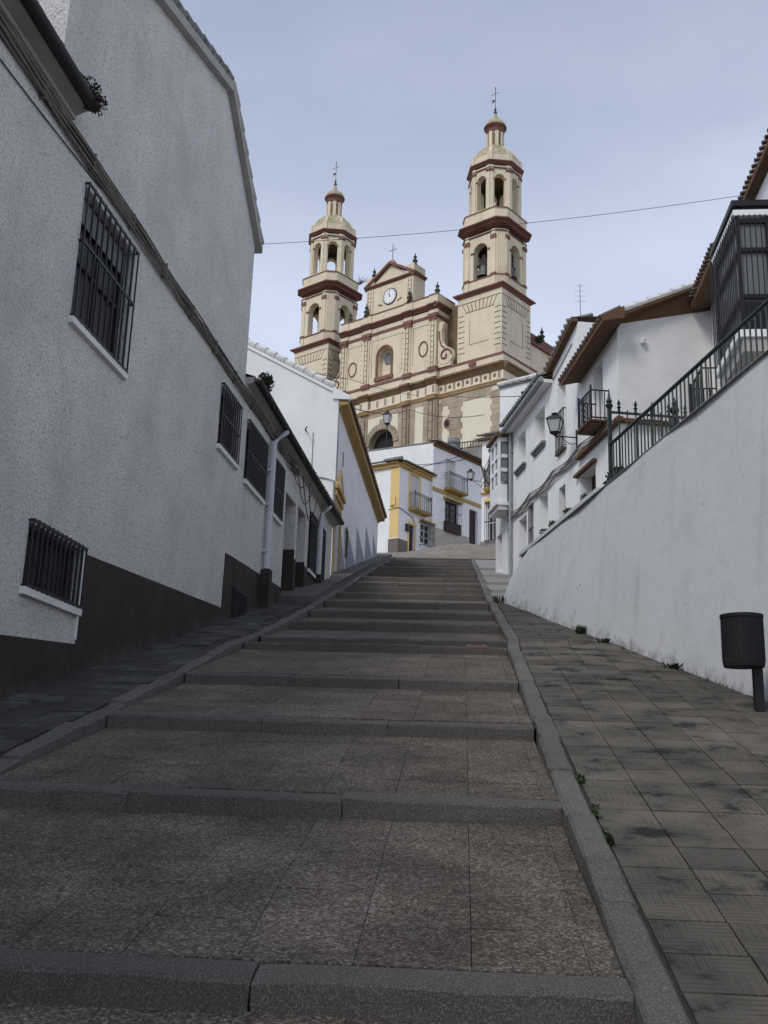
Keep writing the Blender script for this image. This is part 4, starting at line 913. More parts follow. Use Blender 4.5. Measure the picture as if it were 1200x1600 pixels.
vg.stack([[GE.pt(u, w, z) for w, z in ((-.5, lo0+k_*u-.02), (.0, lo0+k_*u-.02), (.25, top(u)-.08), (.25, top(u)), (-.5, top(u)))] for u in (t0[0], U1)]); vg.build('verge_soffit', MT['brown_soffit'], hg)
vt = MB(); nT = 11
for row in range(2):
    for i in range(nT):
        a, b = t0[0]+i*(U1-t0[0])/nT, t0[0]+(i+1)*(U1-t0[0])/nT
        vt.tube([GE.pt(a, .22-.2*row, top(a)+.04+.04*row), GE.pt(b, .22-.2*row, top(b)+.03+.04*row)], [.075, .06], 8)
vt.build('verge_tile', MT['tile_white'], hg, kind='stuff')
lm = MB(); lm.lathe(GE.pt(.5, .05, 10.15), [(.001, -.06), (.05, -.06), (.06, .03), (.02, .06), (.001, .06)], 8); lm.build('wall_light', MT['white_side'], hg)
# brown tiled canopy along front and end wall
cn = MB(); cn.box(R_, -5.9, EU-.2, .0, .12, 8.40, 8.48); cn.build('canopy_board', MT['brown_soffit'], hg)
cn = MB(); cn.box(GE, -.12, 2.6, .0, .12, 8.402, 8.478); cn.build('canopy_board', MT['brown_soffit'], hg)
# set-back house with big glazed iron bay
f3o = GE.pt(gw_, 0, 0); F3 = Fr(f3o.x, f3o.y, 6, -1)
hz_ = thing('iron_bay_house', 'white house at right edge with black iron glazed bay', 'house', F3.pt(-3, -3, 5.5))
pe = F3.uv(1108, 484)[1]
mb = MB(); ol = [(0, 5.0), (-11, 5.0), (-11, 11.4), (-3.25, 11.4), (-3.25, pe+.1), (0, pe+.1)]; mb.wall(F3, ol, [rect(-1.0, -.35, 8.7, 10.3)], .2); mb.skirt(F3, ol, 0, -6); mb.build('wall', MT['white'], hz_)
window(hz_, F3, -1.0, -.35, 8.7, 10.3, .15, 'frame_w')
e2 = MB(); e2.stack([[F3.pt(u, w, z) for w, z in ((0, pe-.02), (.42, pe-.12), (.42, pe-.0), (0, pe+.18))] for u in (.35, -2.5)]); e2.build('boxed_eave', MT['brown_soffit'], hz_)
tile_rows(F3, -2.5, .35, .47, pe+.02, .05, pe+.24, .16, .052).build('roof_tiles', MT['tile'], hz_, kind='stuff')
e3 = MB(); e3.stack([[F3.pt(u, w, z) for w, z in ((0, 11.22), (.16, 11.26), (.16, 11.36), (0, 11.45))] for u in (-3.2, -11)]); e3.build('boxed_eave', MT['brown_soffit'], hz_)
tile_rows(F3, -11, -3.2, .19, 11.37, -.2, 11.55, .16, .045).build('roof_tiles', MT['tile'], hz_, kind='stuff')
bc = at_y(1148, 324, 14.7); bcu = (bc-F3.o).dot(F3.d); bcw = (bc-F3.o).dot(F3.n)
zt, zb_ = bc.z, at_y(1164, 517, 14.7).z
BL = 1.6
bayo = MB(); bayo.box(F3, bcu, bcu+BL, 0, bcw, zt-.06, zt); bayo.box(F3, bcu-.05, bcu+BL+.05, 0, bcw+.06, zt+.001, zt+.10); bayo.build('bay_roof', MT['iron'], hz_)
bw_ = MB(); bw_.box(F3, bcu-.03, bcu+BL+.03, 0, bcw+.035, zt-.16, zt-.061); bw_.build('bay_fascia', MT['frame_w'], hz_)
bf = MB(); t = .05
for u in (bcu, bcu+BL-t): bf.box(F3, u, u+t, bcw-t, bcw, zb_, zt-.161)
bf.box(F3, bcu, bcu+t, .0, .10, zb_, zt-.161)
for v in (zb_, zb_+.55, zb_+1.35, zt-.28):
    bf.box(F3, bcu+.001, bcu+t-.004, .1, bcw-t, v, v+.07); bf.box(F3, bcu+t, bcu+BL-t, bcw-t+.002, bcw-.002, v+.002, v+.068)
bf.box(F3, bcu+.02, bcu+.04, .1, bcw-t, zb_+.07, zb_+.5)
bfo = bf.build('bay_frame', MT['iron'], hz_)
pm = MB(); pm.box(F3, bcu+.05, bcu+.06, .02, bcw-.05, zb_+.02, zt-.2); pm.box(F3, bcu+.06, bcu+BL-.03, bcw-.07, bcw-.06, zb_+.02, zt-.2); pm.build('pane', MT['glass_pale'], bfo)
b = MB(); b.tube([F3.pt(bcu-.05, .1, zb_), F3.pt(bcu-.05, .1, zt-.16)], .010, 5); bme = b.mesh('bar'); bme.materials.append(MT['iron'])
for i in range(7): o = link('bar', bme, bfo); o.location = o.location+F3.n*((bcw-.05)*i/6)
b = MB(); b.tube([F3.pt(bcu, bcw+.06, zb_), F3.pt(bcu, bcw+.06, zt-.16)], .010, 5); bme = b.mesh('bar'); bme.materials.append(MT['iron'])
for i in range(15): o = link('bar', bme, bfo); o.location = o.location+F3.d*(BL*i/14)
bs = MB(); bs.box(F3, bcu-.06, bcu+BL+.06, 0, bcw+.07, zb_-.12, zb_-.002); bs.build('bay_slab', MT['frame_w'], hz_)
bs = MB(); bs.box(F3, bcu-.02, bcu+BL, 0, bcw, zb_-.35, zb_-.121); bs.build('bay_underside', MT['soffit'], hz_)
balcony(hz_, F3, -1.25, -.2, 8.3, .5, .9, 9, 'white_side', mid=False)
# white gable further up behind the bay window house
wg = at_y(785, 690, 37.0); GW = Fr(wg.x, wg.y, 101, 1)
hwg = thing('upper_gable_house', 'plain white gable wall with pale tile verge below the right church tower', 'house', wg)
a, b = GW.uv(782, 603), GW.uv(862, 583)
kk2 = (b[1]-a[1])/(b[0]-a[0]); tp = lambda u: a[1]+kk2*(u-a[0])
ol = [(-.1, wg.z-4), (6, wg.z-4), (6, tp(6)), (-.1, tp(-.1))]
mb = MB(); mb.wall(GW, ol, [], .2); mb.skirt(GW, ol, 0, -6); mb.build('wall', MT['white'], hwg)
vt = MB()
for i in range(22):
    p, q = -.2+i*.27, -.2+(i+1)*.27; vt.tube([GW.pt(p, .06, tp(p)+.05), GW.pt(q, .06, tp(q)+.03)], [.08, .10], 7)
vt.build('verge_tile', MT['tile_white'], hwg, kind='stuff')
vt = MB(); vt.box(GW, .0, .001, 0, .001, 0, .001)
mv = MB(); mv.prism(GW, [(-.15, tp(-.15)-.12), (6, tp(6)-.12), (6, tp(6)-.02), (-.15, tp(-.15)-.02)], 0, .06); mv.build('verge_moulding', MT['tile_grey'], hwg)

# ================================================================== retaining wall with terrace
RW = RWf
wl_ = thing('retaining_wall', 'long whitewashed retaining wall along the right pavement', 'wall', RW.pt(-5, -.3, 3.3))
def rwb(u): p = RW.pt(u, 0, 0); s, q = sq(p.x, p.y); return gz(s) if s > 0 else S*s
N_ = 26; mb = MB(); ringf = []
us = [-18+i*(18.05)/N_ for i in range(N_+1)]
vv = []
for u in us:
    b0 = rwb(u)-.3; t_ = 5.5
    col = []
    for k in range(9):
        f = k/8; z = b0+(t_-b0)*f
        du = -.9*f*max(0, 1-abs(u)/1.5) if u > -1.5 else 0
        batter = .14-.24*f+.018*math.sin(u*1.3+f*4)+.012*math.sin(u*3.1-f*7)
        col.append(RW.pt(u+du, batter+.02, z))
    vv.append(col)
P = [p for c in vv for p in c]; fs = []
for i in range(N_):
    for k in range(8): fs.append((i*9+k, i*9+9+k, i*9+10+k, i*9+k+1))
mb.add(P, fs)
e_ = vv[-1]; P2 = e_+[p-RW.n*3.2+Vector((.0, 1.2, 0)) for p in e_]
mb.add(P2, [(k, k+9, k+10, k+1) for k in range(8)])
wo_ = mb.build('wall_face', MT['retain'], wl_, smooth=True)
tt = MB(); tt.add([RW.pt(-18, -.05, 5.5), RW.pt(-.85, -.05, 5.5), RW.pt(-.85, -3.6, 5.5), RW.pt(-18, -3.6, 5.5)], [(0, 1, 2, 3)]); tt.build('terrace_floor', MT['concrete'], wl_)
cp = MB(); cp.box(RW, -5.15, -.80, -.35, -.05, 5.503, 5.565); cp.build('coping', MT['retain'], wl_)
mb = MB(); mb.box(RW, -18, -5.4, -.35, -.08, 5.502, 5.53); mb.build('wall_cap', MT['retain'], wl_)

rl_ = thing('terrace_railing', 'dark green iron railing along the top of the right retaining wall', 'railing', RW.pt(-8, -.2, 5.53))
mb = MB(); mb.tube([RW.pt(-5.32, -.2, 6.14), RW.pt(-14, -.2, 6.06)], .024, 8); mb.build('handrail', MT['iron_green'], rl_)
b = MB(); b.tube([RW.pt(-5.45, -.2, 5.48), RW.pt(-5.45, -.2, 6.12)], .010, 6); bme = b.mesh('baluster'); bme.materials.append(MT['iron_green'])
for i in range(60): o = link('baluster', bme, rl_); o.location = o.location-RW.d*(.115*i)
mb = MB(); mb.box(RW, -5.345, -5.30, -.225, -.175, 5.45, 6.66)
mb.lathe(RW.pt(-5.322, -.2, 6.66), [(.001, 0), (.03, .0), (.055, .05), (.03, .09), (.045, .11), (.02, .16), (.004, .30), (.001, .30)], 8); mb.build('end_post', MT['iron_green'], rl_)
PF = Fr(RW.pt(-5.32, -.2, 0).x, RW.pt(-5.32, -.2, 0).y, 83.5, 1)
fn = thing('spear_fence', 'green iron spear-top fence crossing the terrace behind the railing', 'fence', PF.pt(.8, 0, 5.5))
mb = MB(); mb.box(PF, 0.03, 2.2, -.012, .012, 6.60, 6.63); mb.box(PF, .03, 2.2, -.012, .012, 5.62, 5.65)
mb.tube([PF.pt(.25+.75*i/10, 0, 6.42+.12*math.sin(math.pi*i/10)) for i in range(11)], .014, 5); mb.tube([PF.pt(1.25+.8*i/10, 0, 6.56-.12*(1-math.sin(math.pi*i/10))) for i in range(11)], .014, 5)
mb.build('rail', MT['iron_green'], fn)
b = MB(); b.tube([PF.pt(.14, 0, 5.5), PF.pt(.14, 0, 6.66)], .010, 6); bme = b.mesh('bar'); bme.materials.append(MT['iron_green'])
sp = MB(); sp.lathe(Vector((0, 0, 0)), [(.001, 0), (.022, 0), (.016, .05), (.034, .06), (.012, .09), (.026, .12), (.001, .19)], 6); spm = sp.mesh('spear_head'); spm.materials.append(MT['iron_green'])
for i in range(17):
    o = link('bar', bme, fn); o.location = o.location+PF.d*(.12*i)
    if i % 2 == 0: o = link('spear_head', spm, fn, loc=PF.pt(.14+.12*i, 0, 6.63))
mb = MB(); mb.box(PF, .90, .99, -.045, .045, 5.5, 6.60); mb.lathe(PF.pt(.945, 0, 6.60), [(.001, 0), (.05, 0), (.035, .04), (.065, .10), (.065, .13), (.03, .18), (.04, .21), (.01, .30), (.001, .30)], 8); mb.build('gate_post', MT['iron_green'], fn)

# cable bundle along the right fronts
cb2 = thing('wall_cables', 'bundle of grey cables sagging along the right house fronts above the terrace', 'cables', R_.pt(-3, .05, 8.6))
for k in range(6):
    pts = []
    for i in range(0, 40):
        u = -.1-i*.2
        pts.append(R_.pt(u, .05+.015*(k % 3), 8.62+(k-3)*.03-.07*abs(math.sin((u+.1)*math.pi/2.0))-.02*math.sin(u*3+k)))
    mb = MB(); mb.tube(pts, .016, 5); mb.build('cable', MT['cable_pale'], cb2)

# ================================================================== CHURCH
CA = 130.0
CC = Vector((11.81, 100.0, 0))
CF = Fr(CC.x, CC.y, CA+180, -1)               # u runs left along the front, w towards the viewer
BASE = 24.0
ch = thing('church', 'cream and red twin-towered church with clock gable on the hilltop', 'church', CF.pt(15, -10, BASE))
def cpart(mb, name, m, parent=None, **k): return mb.build(name, MT[m], parent or ch, **k)
def ringsq(uc, wc, h, c, z, hw=None):          # square with cut corners
    hw = hw or h
    return [CF.pt(uc+a, wc+b, z) for a, b in ((-h+c, -hw), (h-c, -hw), (h, -hw+c), (h, hw-c), (h-c, hw), (-h+c, hw), (-h, hw-c), (-h, -hw+c))]
def ringoct(uc, wc, ap, z, n=8, ph=22.5):
    r = ap/math.cos(math.pi/n); return [CF.pt(uc+r*math.cos(math.radians(ph)+2*math.pi*i/n), wc+r*math.sin(math.radians(ph)+2*math.pi*i/n), z) for i in range(n)]
def band(rings_fn, prof, name, m, parent, **k):
    mb = MB(); mb.stack([rings_fn(h, z) for h, z in prof]); return cpart(mb, name, m, parent, **k)
FIN = MB(); FIN.lathe(Vector((0, 0, 0)), [(.001, 0), (.34, 0), (.34, .12), (.16, .22), (.36, .5), (.40, .62), (.18, .86), (.12, .95), (.26, 1.12), (.28, 1.22), (.10, 1.45), (.05, 1.8), (.001, 1.95)], 10)
FINM = FIN.mesh('finial', True); FINM.materials.append(MT['finial'])
def tower(u0, label, lead):
    uc, wc = u0+3.3, -3.3
    T_ = MB(); hb_ = 2.86
    sq4 = lambda h, z: [CF.pt(uc+a*h, wc+b*h, z) for a, b in ((-1, -1), (1, -1), (1, 1), (-1, 1))]
    T_.stack([sq4(hb_, BASE), sq4(hb_, 53.0)])
    t = cpart(T_, 'tower', 'cream', label=label)
    # ledge above the shaft
    band(sq4, [(hb_, 52.95), (2.94, 53.02), (2.97, 53.1), (3.22, 53.28), (3.3, 53.29), (3.3, 53.44), (2.9, 53.6)], 'shaft_cornice', 'red', t)
    # painted joints on the two visible shaft faces
    ln = MB(); th = .075
    for fr_ in (Fr(CF.pt(uc-hb_, wc+hb_, 0).x, CF.pt(uc-hb_, wc+hb_, 0).y, CA+180, -1), Fr(CF.pt(uc-hb_, wc+hb_, 0).x, CF.pt(uc-hb_, wc+hb_, 0).y, CA-90, 1)):
        Wd = 2*hb_
        ln.box(fr_, .1, Wd-.1, 0, .02, 52.3-.04, 52.3+.04)
        for i in range(9):
            f = (i+.5)/9; ua, ub = .35+f*(Wd-.7), .95+f*(Wd-1.9); ln.add([fr_.pt(ua-th/2, .02, 52.2), fr_.pt(ua+th/2, .02, 52.2), fr_.pt(ub+th/2, .02, 51.2), fr_.pt(ub-th/2, .02, 51.2)], [(0, 1, 2, 3)])
        ln.box(fr_, .95, Wd-.95, 0, .02, 51.13, 51.2)
        for i in range(8):
            z = 50.9-i*.62
            ln.box(fr_, .12, .85+.12*(i % 2), 0, .02, z-th/2, z+th/2); ln.box(fr_, Wd-.85-.12*(i % 2), Wd-.12, 0, .02, z-th/2, z+th/2)
        ln.box(fr_, 1.6, Wd-1.6, 0, .02, 47.3, 47.35); ln.box(fr_, Wd-1.65, Wd-1.6, 0, .02, 47.35, 50.2)
    cpart(ln, 'painted_joint', 'line', t, kind='stuff')
    # belfry walls with round-headed openings, cut corners
    bm_ = MB(); hbf = 2.78; cc = .75
    z0, z1 = 53.7, 60.25
    for az in (CA+90, CA, CA-90, CA+180):
        fr_ = fr_face(CF.pt(uc, wc, 0), az, hbf)
        bm_.wall(fr_, rect(-hbf+cc, hbf-cc, z0, z1), [arch(-.92, .92, 54.88, 58.15)], .9)
    for k in range(4):
        fr_ = fr_face(CF.pt(uc, wc, 0), CA+45+90*k, (hbf-cc/2)*math.sqrt(2)); hw_ = cc*math.sqrt(2)/2
        bm_.wall(fr_, rect(-hw_, hw_, z0, z1), [])
    bm_.stack([ringsq(uc, wc, hbf-.05, cc, z) for z in (z1-.02, z1)]); bm_.stack([ringsq(uc, wc, hbf-.05, cc, z) for z in (z0, z0+.02)])
    bl_ = cpart(bm_, 'belfry', 'cream', t)
    # inner lining so that the jambs are thick
    pil = MB(); cap = MB(); sill = MB(); imp = MB()
    for az in (CA+90, CA, CA-90, CA+180):
        fr_ = fr_face(CF.pt(uc, wc, 0), az, hbf)
        for s_ in (-1, 1):
            pil.box(fr_, s_*1.74-.26, s_*1.74+.26, 0, .10, z0, z1); cap.box(fr_, s_*1.74-.34, s_*1.74+.34, 0, .20, 59.15, 59.6)
            sill.box(fr_, s_*1.74-.33, s_*1.74+.33, 0, .17, 54.72, 55.0)
            imp.box(fr_, .92, 1.26, -.3, .10, 58.0, 58.18) if s_ > 0 else imp.box(fr_, -1.26, -.92, -.3, .10, 58.0, 58.18)
        sill.box(fr_, -2.02, 2.02, 0, .09, 54.74, 54.86)
    for k in range(4):
        fr_ = fr_face(CF.pt(uc, wc, 0), CA+45+90*k, (hbf-cc/2)*math.sqrt(2))
        for j in (-.36, -.12, .12, .36): pil.box(fr_, j-.07, j+.07, 0, .06, z0, z1)
        sill.box(fr_, -.55, .55, 0, .11, 54.74, 54.86)
    cpart(pil, 'pilaster', 'cream', t); cpart(cap, 'capital', 'red', t, kind='stuff'); cpart(sill, 'sill_band', 'red', t); cpart(imp, 'impost', 'red', t, kind='stuff')
    band(lambda h, z: ringsq(uc, wc, h, cc*h/hbf, z), [(2.89, 60.0), (2.93, 60.01), (2.93, 60.09), (2.86, 60.1)], 'string', 'line', t)
    band(lambda h, z: ringsq(uc, wc, h, .9+.2*(h-2.9), z), [(2.86, 60.92), (2.95, 61.0), (3.0, 61.08), (3.32, 61.24), (3.40, 61.25), (3.40, 61.38), (2.95, 61.55)], 'belfry_cornice', 'red', t)
    band(lambda h, z: ringsq(uc, wc, h, 1.0, z), [(2.95, 61.55), (2.95, 62.75), (3.0, 62.76), (3.0, 62.9), (2.6, 62.95)], 'parapet', 'cream', t)
    band(lambda h, z: ringsq(uc, wc, h, 1.0, z), [(2.97, 62.77), (3.03, 62.78), (3.03, 62.9)], 'parapet_edge', 'red', t)
    # octagon
    ap = 2.70; o_ = MB(); z0, z1 = 62.7, 68.5; sd = ap*math.tan(math.pi/8)
    pil = MB(); cap = MB(); imp = MB()
    for k in range(8):
        fr_ = fr_face(CF.pt(uc, wc, 0), CA+45*k, ap)
        o_.wall(fr_, rect(-sd, sd, z0, z1), [arch(-.60, .60, 63.2, 66.85)], .8)
        for s_ in (-1, 1):
            pil.box(fr_, s_*.93-.19, s_*.93+.19, 0, .10, z0, z1); cap.box(fr_, s_*.93-.25, s_*.93+.25, 0, .19, 67.72, 67.98)
            a, b = sorted((s_*.6, s_*.76)); imp.box(fr_, a, b, -.3, .08, 66.72, 66.88)
    o_.stack([ringoct(uc, wc, ap-.05, z) for z in (z1-.02, z1)])
    cpart(o_, 'octagon', 'cream', t); cpart(pil, 'octagon_pilaster', 'cream', t); cpart(cap, 'octagon_capital', 'red', t, kind='stuff'); cpart(imp, 'octagon_impost', 'red', t, kind='stuff')
    oc = lambda h, z: ringoct(uc, wc, h, z)
    band(oc, [(2.76, 68.12), (2.84, 68.13), (2.84, 68.20), (2.76, 68.21)], 'octagon_string', 'line', t)
    band(oc, [(2.76, 68.62), (2.86, 68.70), (2.92, 68.78), (3.06, 68.88), (3.08, 68.89), (3.08, 69.0), (2.85, 69.1)], 'octagon_cornice', 'red', t)
    band(oc, [(2.8, 69.05), (2.8, 69.98), (2.84, 69.99), (2.84, 70.06), (2.5, 70.08)], 'octagon_parapet', 'cream', t)
    for k in range(8):
        fr_ = fr_face(CF.pt(uc, wc, 0), CA+22.5+45*k, 0); mb = MB(); mb.box(fr_, -.28, .28, 2.75, 3.05, 69.02, 70.16); cpart(mb, 'parapet_pier', 'cream', t)
    band(oc, [(2.5, 70.0), (2.42, 70.5), (2.2, 71.0), (1.85, 71.4), (1.55, 71.6), (1.5, 71.9), (1.25, 72.05)], 'dome', 'domegrey', t)
    rb = MB()
    for k in range(8):
        fr_ = fr_face(CF.pt(uc, wc, 0), CA+22.5+45*k, 0)
        rb.stack([[fr_.pt(a, w+d, z) for a, d in ((-.17, -.2), (.17, -.2), (.17, .06), (-.17, .06))] for w, z in ((2.68, 70.05), (2.6, 70.55), (2.36, 71.05), (1.98, 71.46), (1.6, 71.72))])
    cpart(rb, 'dome_rib', 'cream', t)
    c_ = CF.pt(uc, wc, 0)
    cy = lambda prof, nm, m, n=20: cpart(MB().lathe(c_, prof, n), nm, m, t)
    cy([(1.12, 71.8), (1.16, 71.81), (1.16, 72.0), (1.0, 72.02)], 'lantern_foot', 'red')
    cy([(.90, 71.8), (.90, 74.55)], 'lantern', 'cream')
    lp_ = MB(); dk = MB()
    for k in range(8):
        fr_ = fr_face(CF.pt(uc, wc, 0), CA+45*k, .86); lp_.box(fr_, -.19, .19, -.1, .14, 71.9, 74.25)
        f2 = fr_face(CF.pt(uc, wc, 0), CA+22.5+45*k, .88); dk.box(f2, -.13, .13, -.1, .022, 72.1, 74.0)
    cpart(lp_, 'lantern_pilaster', 'cream', t); cpart(dk, 'lantern_slot', 'mould', t)
    cy([(1.0, 74.2), (1.04, 74.21), (1.04, 74.28), (1.0, 74.29)], 'lantern_string', 'line')
    cy([(.98, 74.25), (.98, 74.62), (1.10, 74.80), (1.27, 74.93), (1.32, 74.95), (1.32, 75.07), (1.15, 75.18)], 'lantern_cornice', 'red')
    cy([(1.27, 75.12), (1.2, 75.4), (1.0, 75.72), (.66, 75.98), (.42, 76.08), (.38, 76.25), (.22, 76.7), (.12, 77.0), (.001, 77.02)], 'lantern_cap', 'domegrey')
    cy([(.001, 76.9), (.14, 76.95), (.20, 77.2), (.12, 77.35), (.07, 77.45), (.16, 77.6), (.05, 77.75), (.001, 77.75)], 'cap_finial', 'finial', 10)
    cr = MB(); cx = Fr(c_.x, c_.y, CA+180, -1)
    cr.tube([cx.pt(0, 0, 77.7), cx.pt(0, 0, 80.6)], .035, 5); cr.tube([cx.pt(-.5, 0, 79.7), cx.pt(.5, 0, 79.7)], .03, 5); cr.prism(cx, [(.05, 78.75), (.4, 78.6), (.45, 79.0), (.15, 78.95)], -.02, .02)
    cr.tube([cx.pt(0, 0, 80.2), cx.pt(.12, 0, 80.4), cx.pt(-.12, 0, 80.55)], .02, 4)
    cpart(cr, 'weathervane_cross', 'iron', t)
    return t
t1 = tower(0.0, 'right bell tower of the church', 0)
t2 = tower(25.05, 'left bell tower of the church, partly behind the white gable', 0)

# main front -----------------------------------------------------------------
FW = .65
U0, U1c = 8.35, 22.2
mid = (U0+U1c)/2
def fbox(mb, u0, u1, w0, w1, v0, v1): mb.box(CF, u0, u1, w0, w1, v0, v1)
# lower storey, full width
low = MB(); dc = mid+.45
low.wall(CF, [(-.15, BASE), (31.5, BASE), (31.5, 43.3), (-.15, 43.3)], [arch(dc-1.75, dc+1.75, BASE+1, 37.9, 16), ], .9, .12)
low.skirt(CF, [(-.15, BASE), (31.5, BASE), (31.5, 43.3), (-.15, 43.3)], .12, -22)
lo_ = cpart(low, 'lower_storey', 'cream2')
cm = MB(); cm.wall(CF, [(U0-.25, BASE), (U1c+.25, BASE), (U1c+.25, 43.3), (U0-.25, 43.3)], [arch(dc-1.75, dc+1.75, BASE+1, 37.9, 16)], .7, .50); [cm.box(CF, a, b, .0, .499, BASE, 43.3) for a, b in ((U0-.25, U0-.2), (U1c+.2, U1c+.25))]
cpart(cm, 'portal_front', 'stone')
dr = MB(); dr.box(CF, dc-1.9, dc+1.9, -.35, -.3, BASE, 39.8); dr_ = cpart(dr, 'portal_door', 'dark')
ar = MB()
for i in range(15):      # voussoirs of the portal arch
    a0, a1 = math.pi*i/15, math.pi*(i+1)/15; g_ = .012
    ar.prism(CF, [(dc+1.76*math.cos(a0+g_), 37.9+1.76*math.sin(a0+g_)), (dc+2.45*math.cos(a0+g_), 37.9+2.45*math.sin(a0+g_)), (dc+2.45*math.cos(a1-g_), 37.9+2.45*math.sin(a1-g_)), (dc+1.76*math.cos(a1-g_), 37.9+1.76*math.sin(a1-g_))], .45, .62)
cpart(ar, 'portal_arch', 'stone', lo_)
# cream panels on the stone front and stone quoins, block by block
pnl = MB(); pnl.box(CF, dc-2.3, dc+2.3, .49, .515, 40.15, 41.2)
pnl.prism(CF, [(dc+.9, 40.15), (dc+2.3, 40.15), (dc+2.3, 39.0), (dc+1.9, 39.6)], .49, .514); pnl.prism(CF, [(dc-.9, 40.15), (dc-2.3, 40.15), (dc-2.3, 39.0), (dc-1.9, 39.6)], .49, .514)
for c in (U0+2.1, U1c-2.1): pnl.box(CF, c-.55, c+.55, .49, .515, 34.5, 41.2)
cpart(pnl, 'cream_panel', 'cream2', lo_)
box_part(CF, 'plaque', MT['stone'], lo_, dc-.55, dc+.35, .5, .56, 39.95, 40.9)
def quoin_col(uc, z0, z1, wide, narrow, w, side=0):
    z = z0; i = 0
    while z < z1-.1:
        h = min(.62, z1-z); b_ = wide if i % 2 else narrow
        mb = MB(); mb.box(CF, uc-b_*(1 if side <= 0 else .5), uc+b_*(1 if side >= 0 else .5), w-.03, w+.05+random.uniform(-.012, .012), z+.012, z+h-.012)
        cpart(mb, 'quoin_block', 'stone', lo_); z += h; i += 1
quoin_col(.55, 33.5, 41.2, .85, .65, .12); quoin_col(5.9, 33.5, 41.2, .95, .75, .12)
i = 0; u = 1.3
while u < 7.4:
    mb = MB(); mb.box(CF, u, min(u+.70, 7.9), .09, .165+random.uniform(-.01, .01), 40.75, 41.72); cpart(mb, 'quoin_block', 'stone', lo_); u += .73
quoin_col(7.85, 33.5, 41.2, .30, .22, .12); 
# small oval window with red surround in the bay next to the tower
for (uu, zz) in ((6.95, 38.7),):
    ov = MB(); ov.prism(CF, [(uu+.42*math.cos(a), zz+.56*math.sin(a)) for a in [2*math.pi*k/18 for k in range(18)]], .1, .19); o_ = cpart(ov, 'oval_window', 'red', lo_)
    ov = MB(); ov.prism(CF, [(uu+.27*math.cos(a), zz+.38*math.sin(a)) for a in [2*math.pi*k/18 for k in range(18)]], .15, .195); cpart(ov, 'pane', 'dark', o_)
# side doorway pediment at the tower foot
pdm = MB(); pdm.prism(CF, [(1.7, 34.9), (4.6, 34.9), (3.15, 36.3)], .1, .35); pdm.prism(CF, [(1.4, 34.5), (4.9, 34.5), (4.9, 34.9), (1.4, 34.9)], .1, .42); cpart(pdm, 'side_pediment', 'stone', lo_)
# pilasters, both storeys, running through the mouldings
PU = [U0+.35, U0+3.9, U1c-3.9, U1c-.35]
def pil_low(u):
    mb = MB(); mb.box(CF, u-.48, u+.48, .4, .72, BASE, 41.3); mb.box(CF, u-.30, u+.30, .72, .84, BASE, 41.3); p = cpart(mb, 'lower_pilaster', 'stone')
    l = MB(); z = 34.0
    while z < 41.2: l.box(CF, u-.29, u+.29, .84, .855, z, z+.06); z += 1.0
    l.box(CF, u-.29, u-.23, .841, .856, 33, 41.3); l.box(CF, u+.23, u+.29, .841, .856, 33, 41.3); cpart(l, 'painted_joint', 'line', p)
for u in PU: pil_low(u)
# entablature: architrave (ochre), frieze, main cornice; breaks forward over pilasters
def entab(prof, name, m, u0=-.2, u1=31.6, wb=.12, brk=None):
    """profile of (w,v) run along the front; extra projecting lengths over the pilasters"""
    mb = MB(); mb.stack([[CF.pt(u, wb+w, v) for w, v in prof] for u in (u0, u1)])
    sidefr = [[CF.pt(u0, wb, v)] for w, v in prof]
    p = cpart(mb, name, m)
    if brk:
        b2 = MB(); b2.stack([[CF.pt(u, brk-.12+wb+w, v+.002) for w, v in prof] for u in (U0-.3, U1c+.3)]);
        for u in PU: b2.stack([[CF.pt(uu, brk+.13+wb+w, v+.004) for w, v in prof] for uu in (u-.62, u+.62)])
        cpart(b2, name+'_break', m, p)
    # return along the right flank
    b3 = MB(); sf_ = Fr(CF.pt(-.15, 0, 0).x, CF.pt(-.15, 0, 0).y, CA-90, 1)
    b3.stack([[sf_.pt(u, w, v-.003) for w, v in prof] for u in (-.15, 20)]); cpart(b3, name+'_return', m, p)
    return p
entab([(-.3, 41.75), (.14, 41.75), (.20, 41.95), (.28, 42.15), (-.3, 42.2)], 'architrave', 'arch_ochre', brk=.42)
fz = MB(); fz.box(CF, -.16, 31.55, -.1, .14, 42.15, 43.3); fz.box(CF, U0-.3, U1c+.3, .3, .56, 42.152, 43.298)
for u in PU: fz.box(CF, u-.6, u+.6, .5, .78, 42.154, 43.296)
fz_ = cpart(fz, 'frieze', 'cream2')
tg = MB()
def seg_w(u):
    if any(abs(u-p) < .6 for p in PU): return .782
    return .562 if U0-.3 < u < U1c+.3 else .142
u = .25
while u < 31:
    w = seg_w(u); tg.box(CF, u-.05, u+.05, w, w+.02, 42.4, 43.2); tg.box(CF, u+.12, u+.22, w, w+.02, 42.4, 43.2)
    if w < .2: tg.lathe(CF.pt(u+.62, 0, 0), [(.001, 0), (.001, .001)], 3); tg.prism(CF, [(u+.66+.2*math.cos(a), 42.8+.25*math.sin(a)) for a in [2*math.pi*k/10 for k in range(10)]], w, w+.015)
    u += 1.15
cpart(tg, 'triglyph', 'mould', fz_)
entab([(-.3, 43.25), (.10, 43.25), (.2, 43.4), (.45, 43.75), (.62, 43.82), (.62, 44.0), (.5, 44.1), (-.3, 44.3)], 'main_cornice', 'mould', brk=.38)
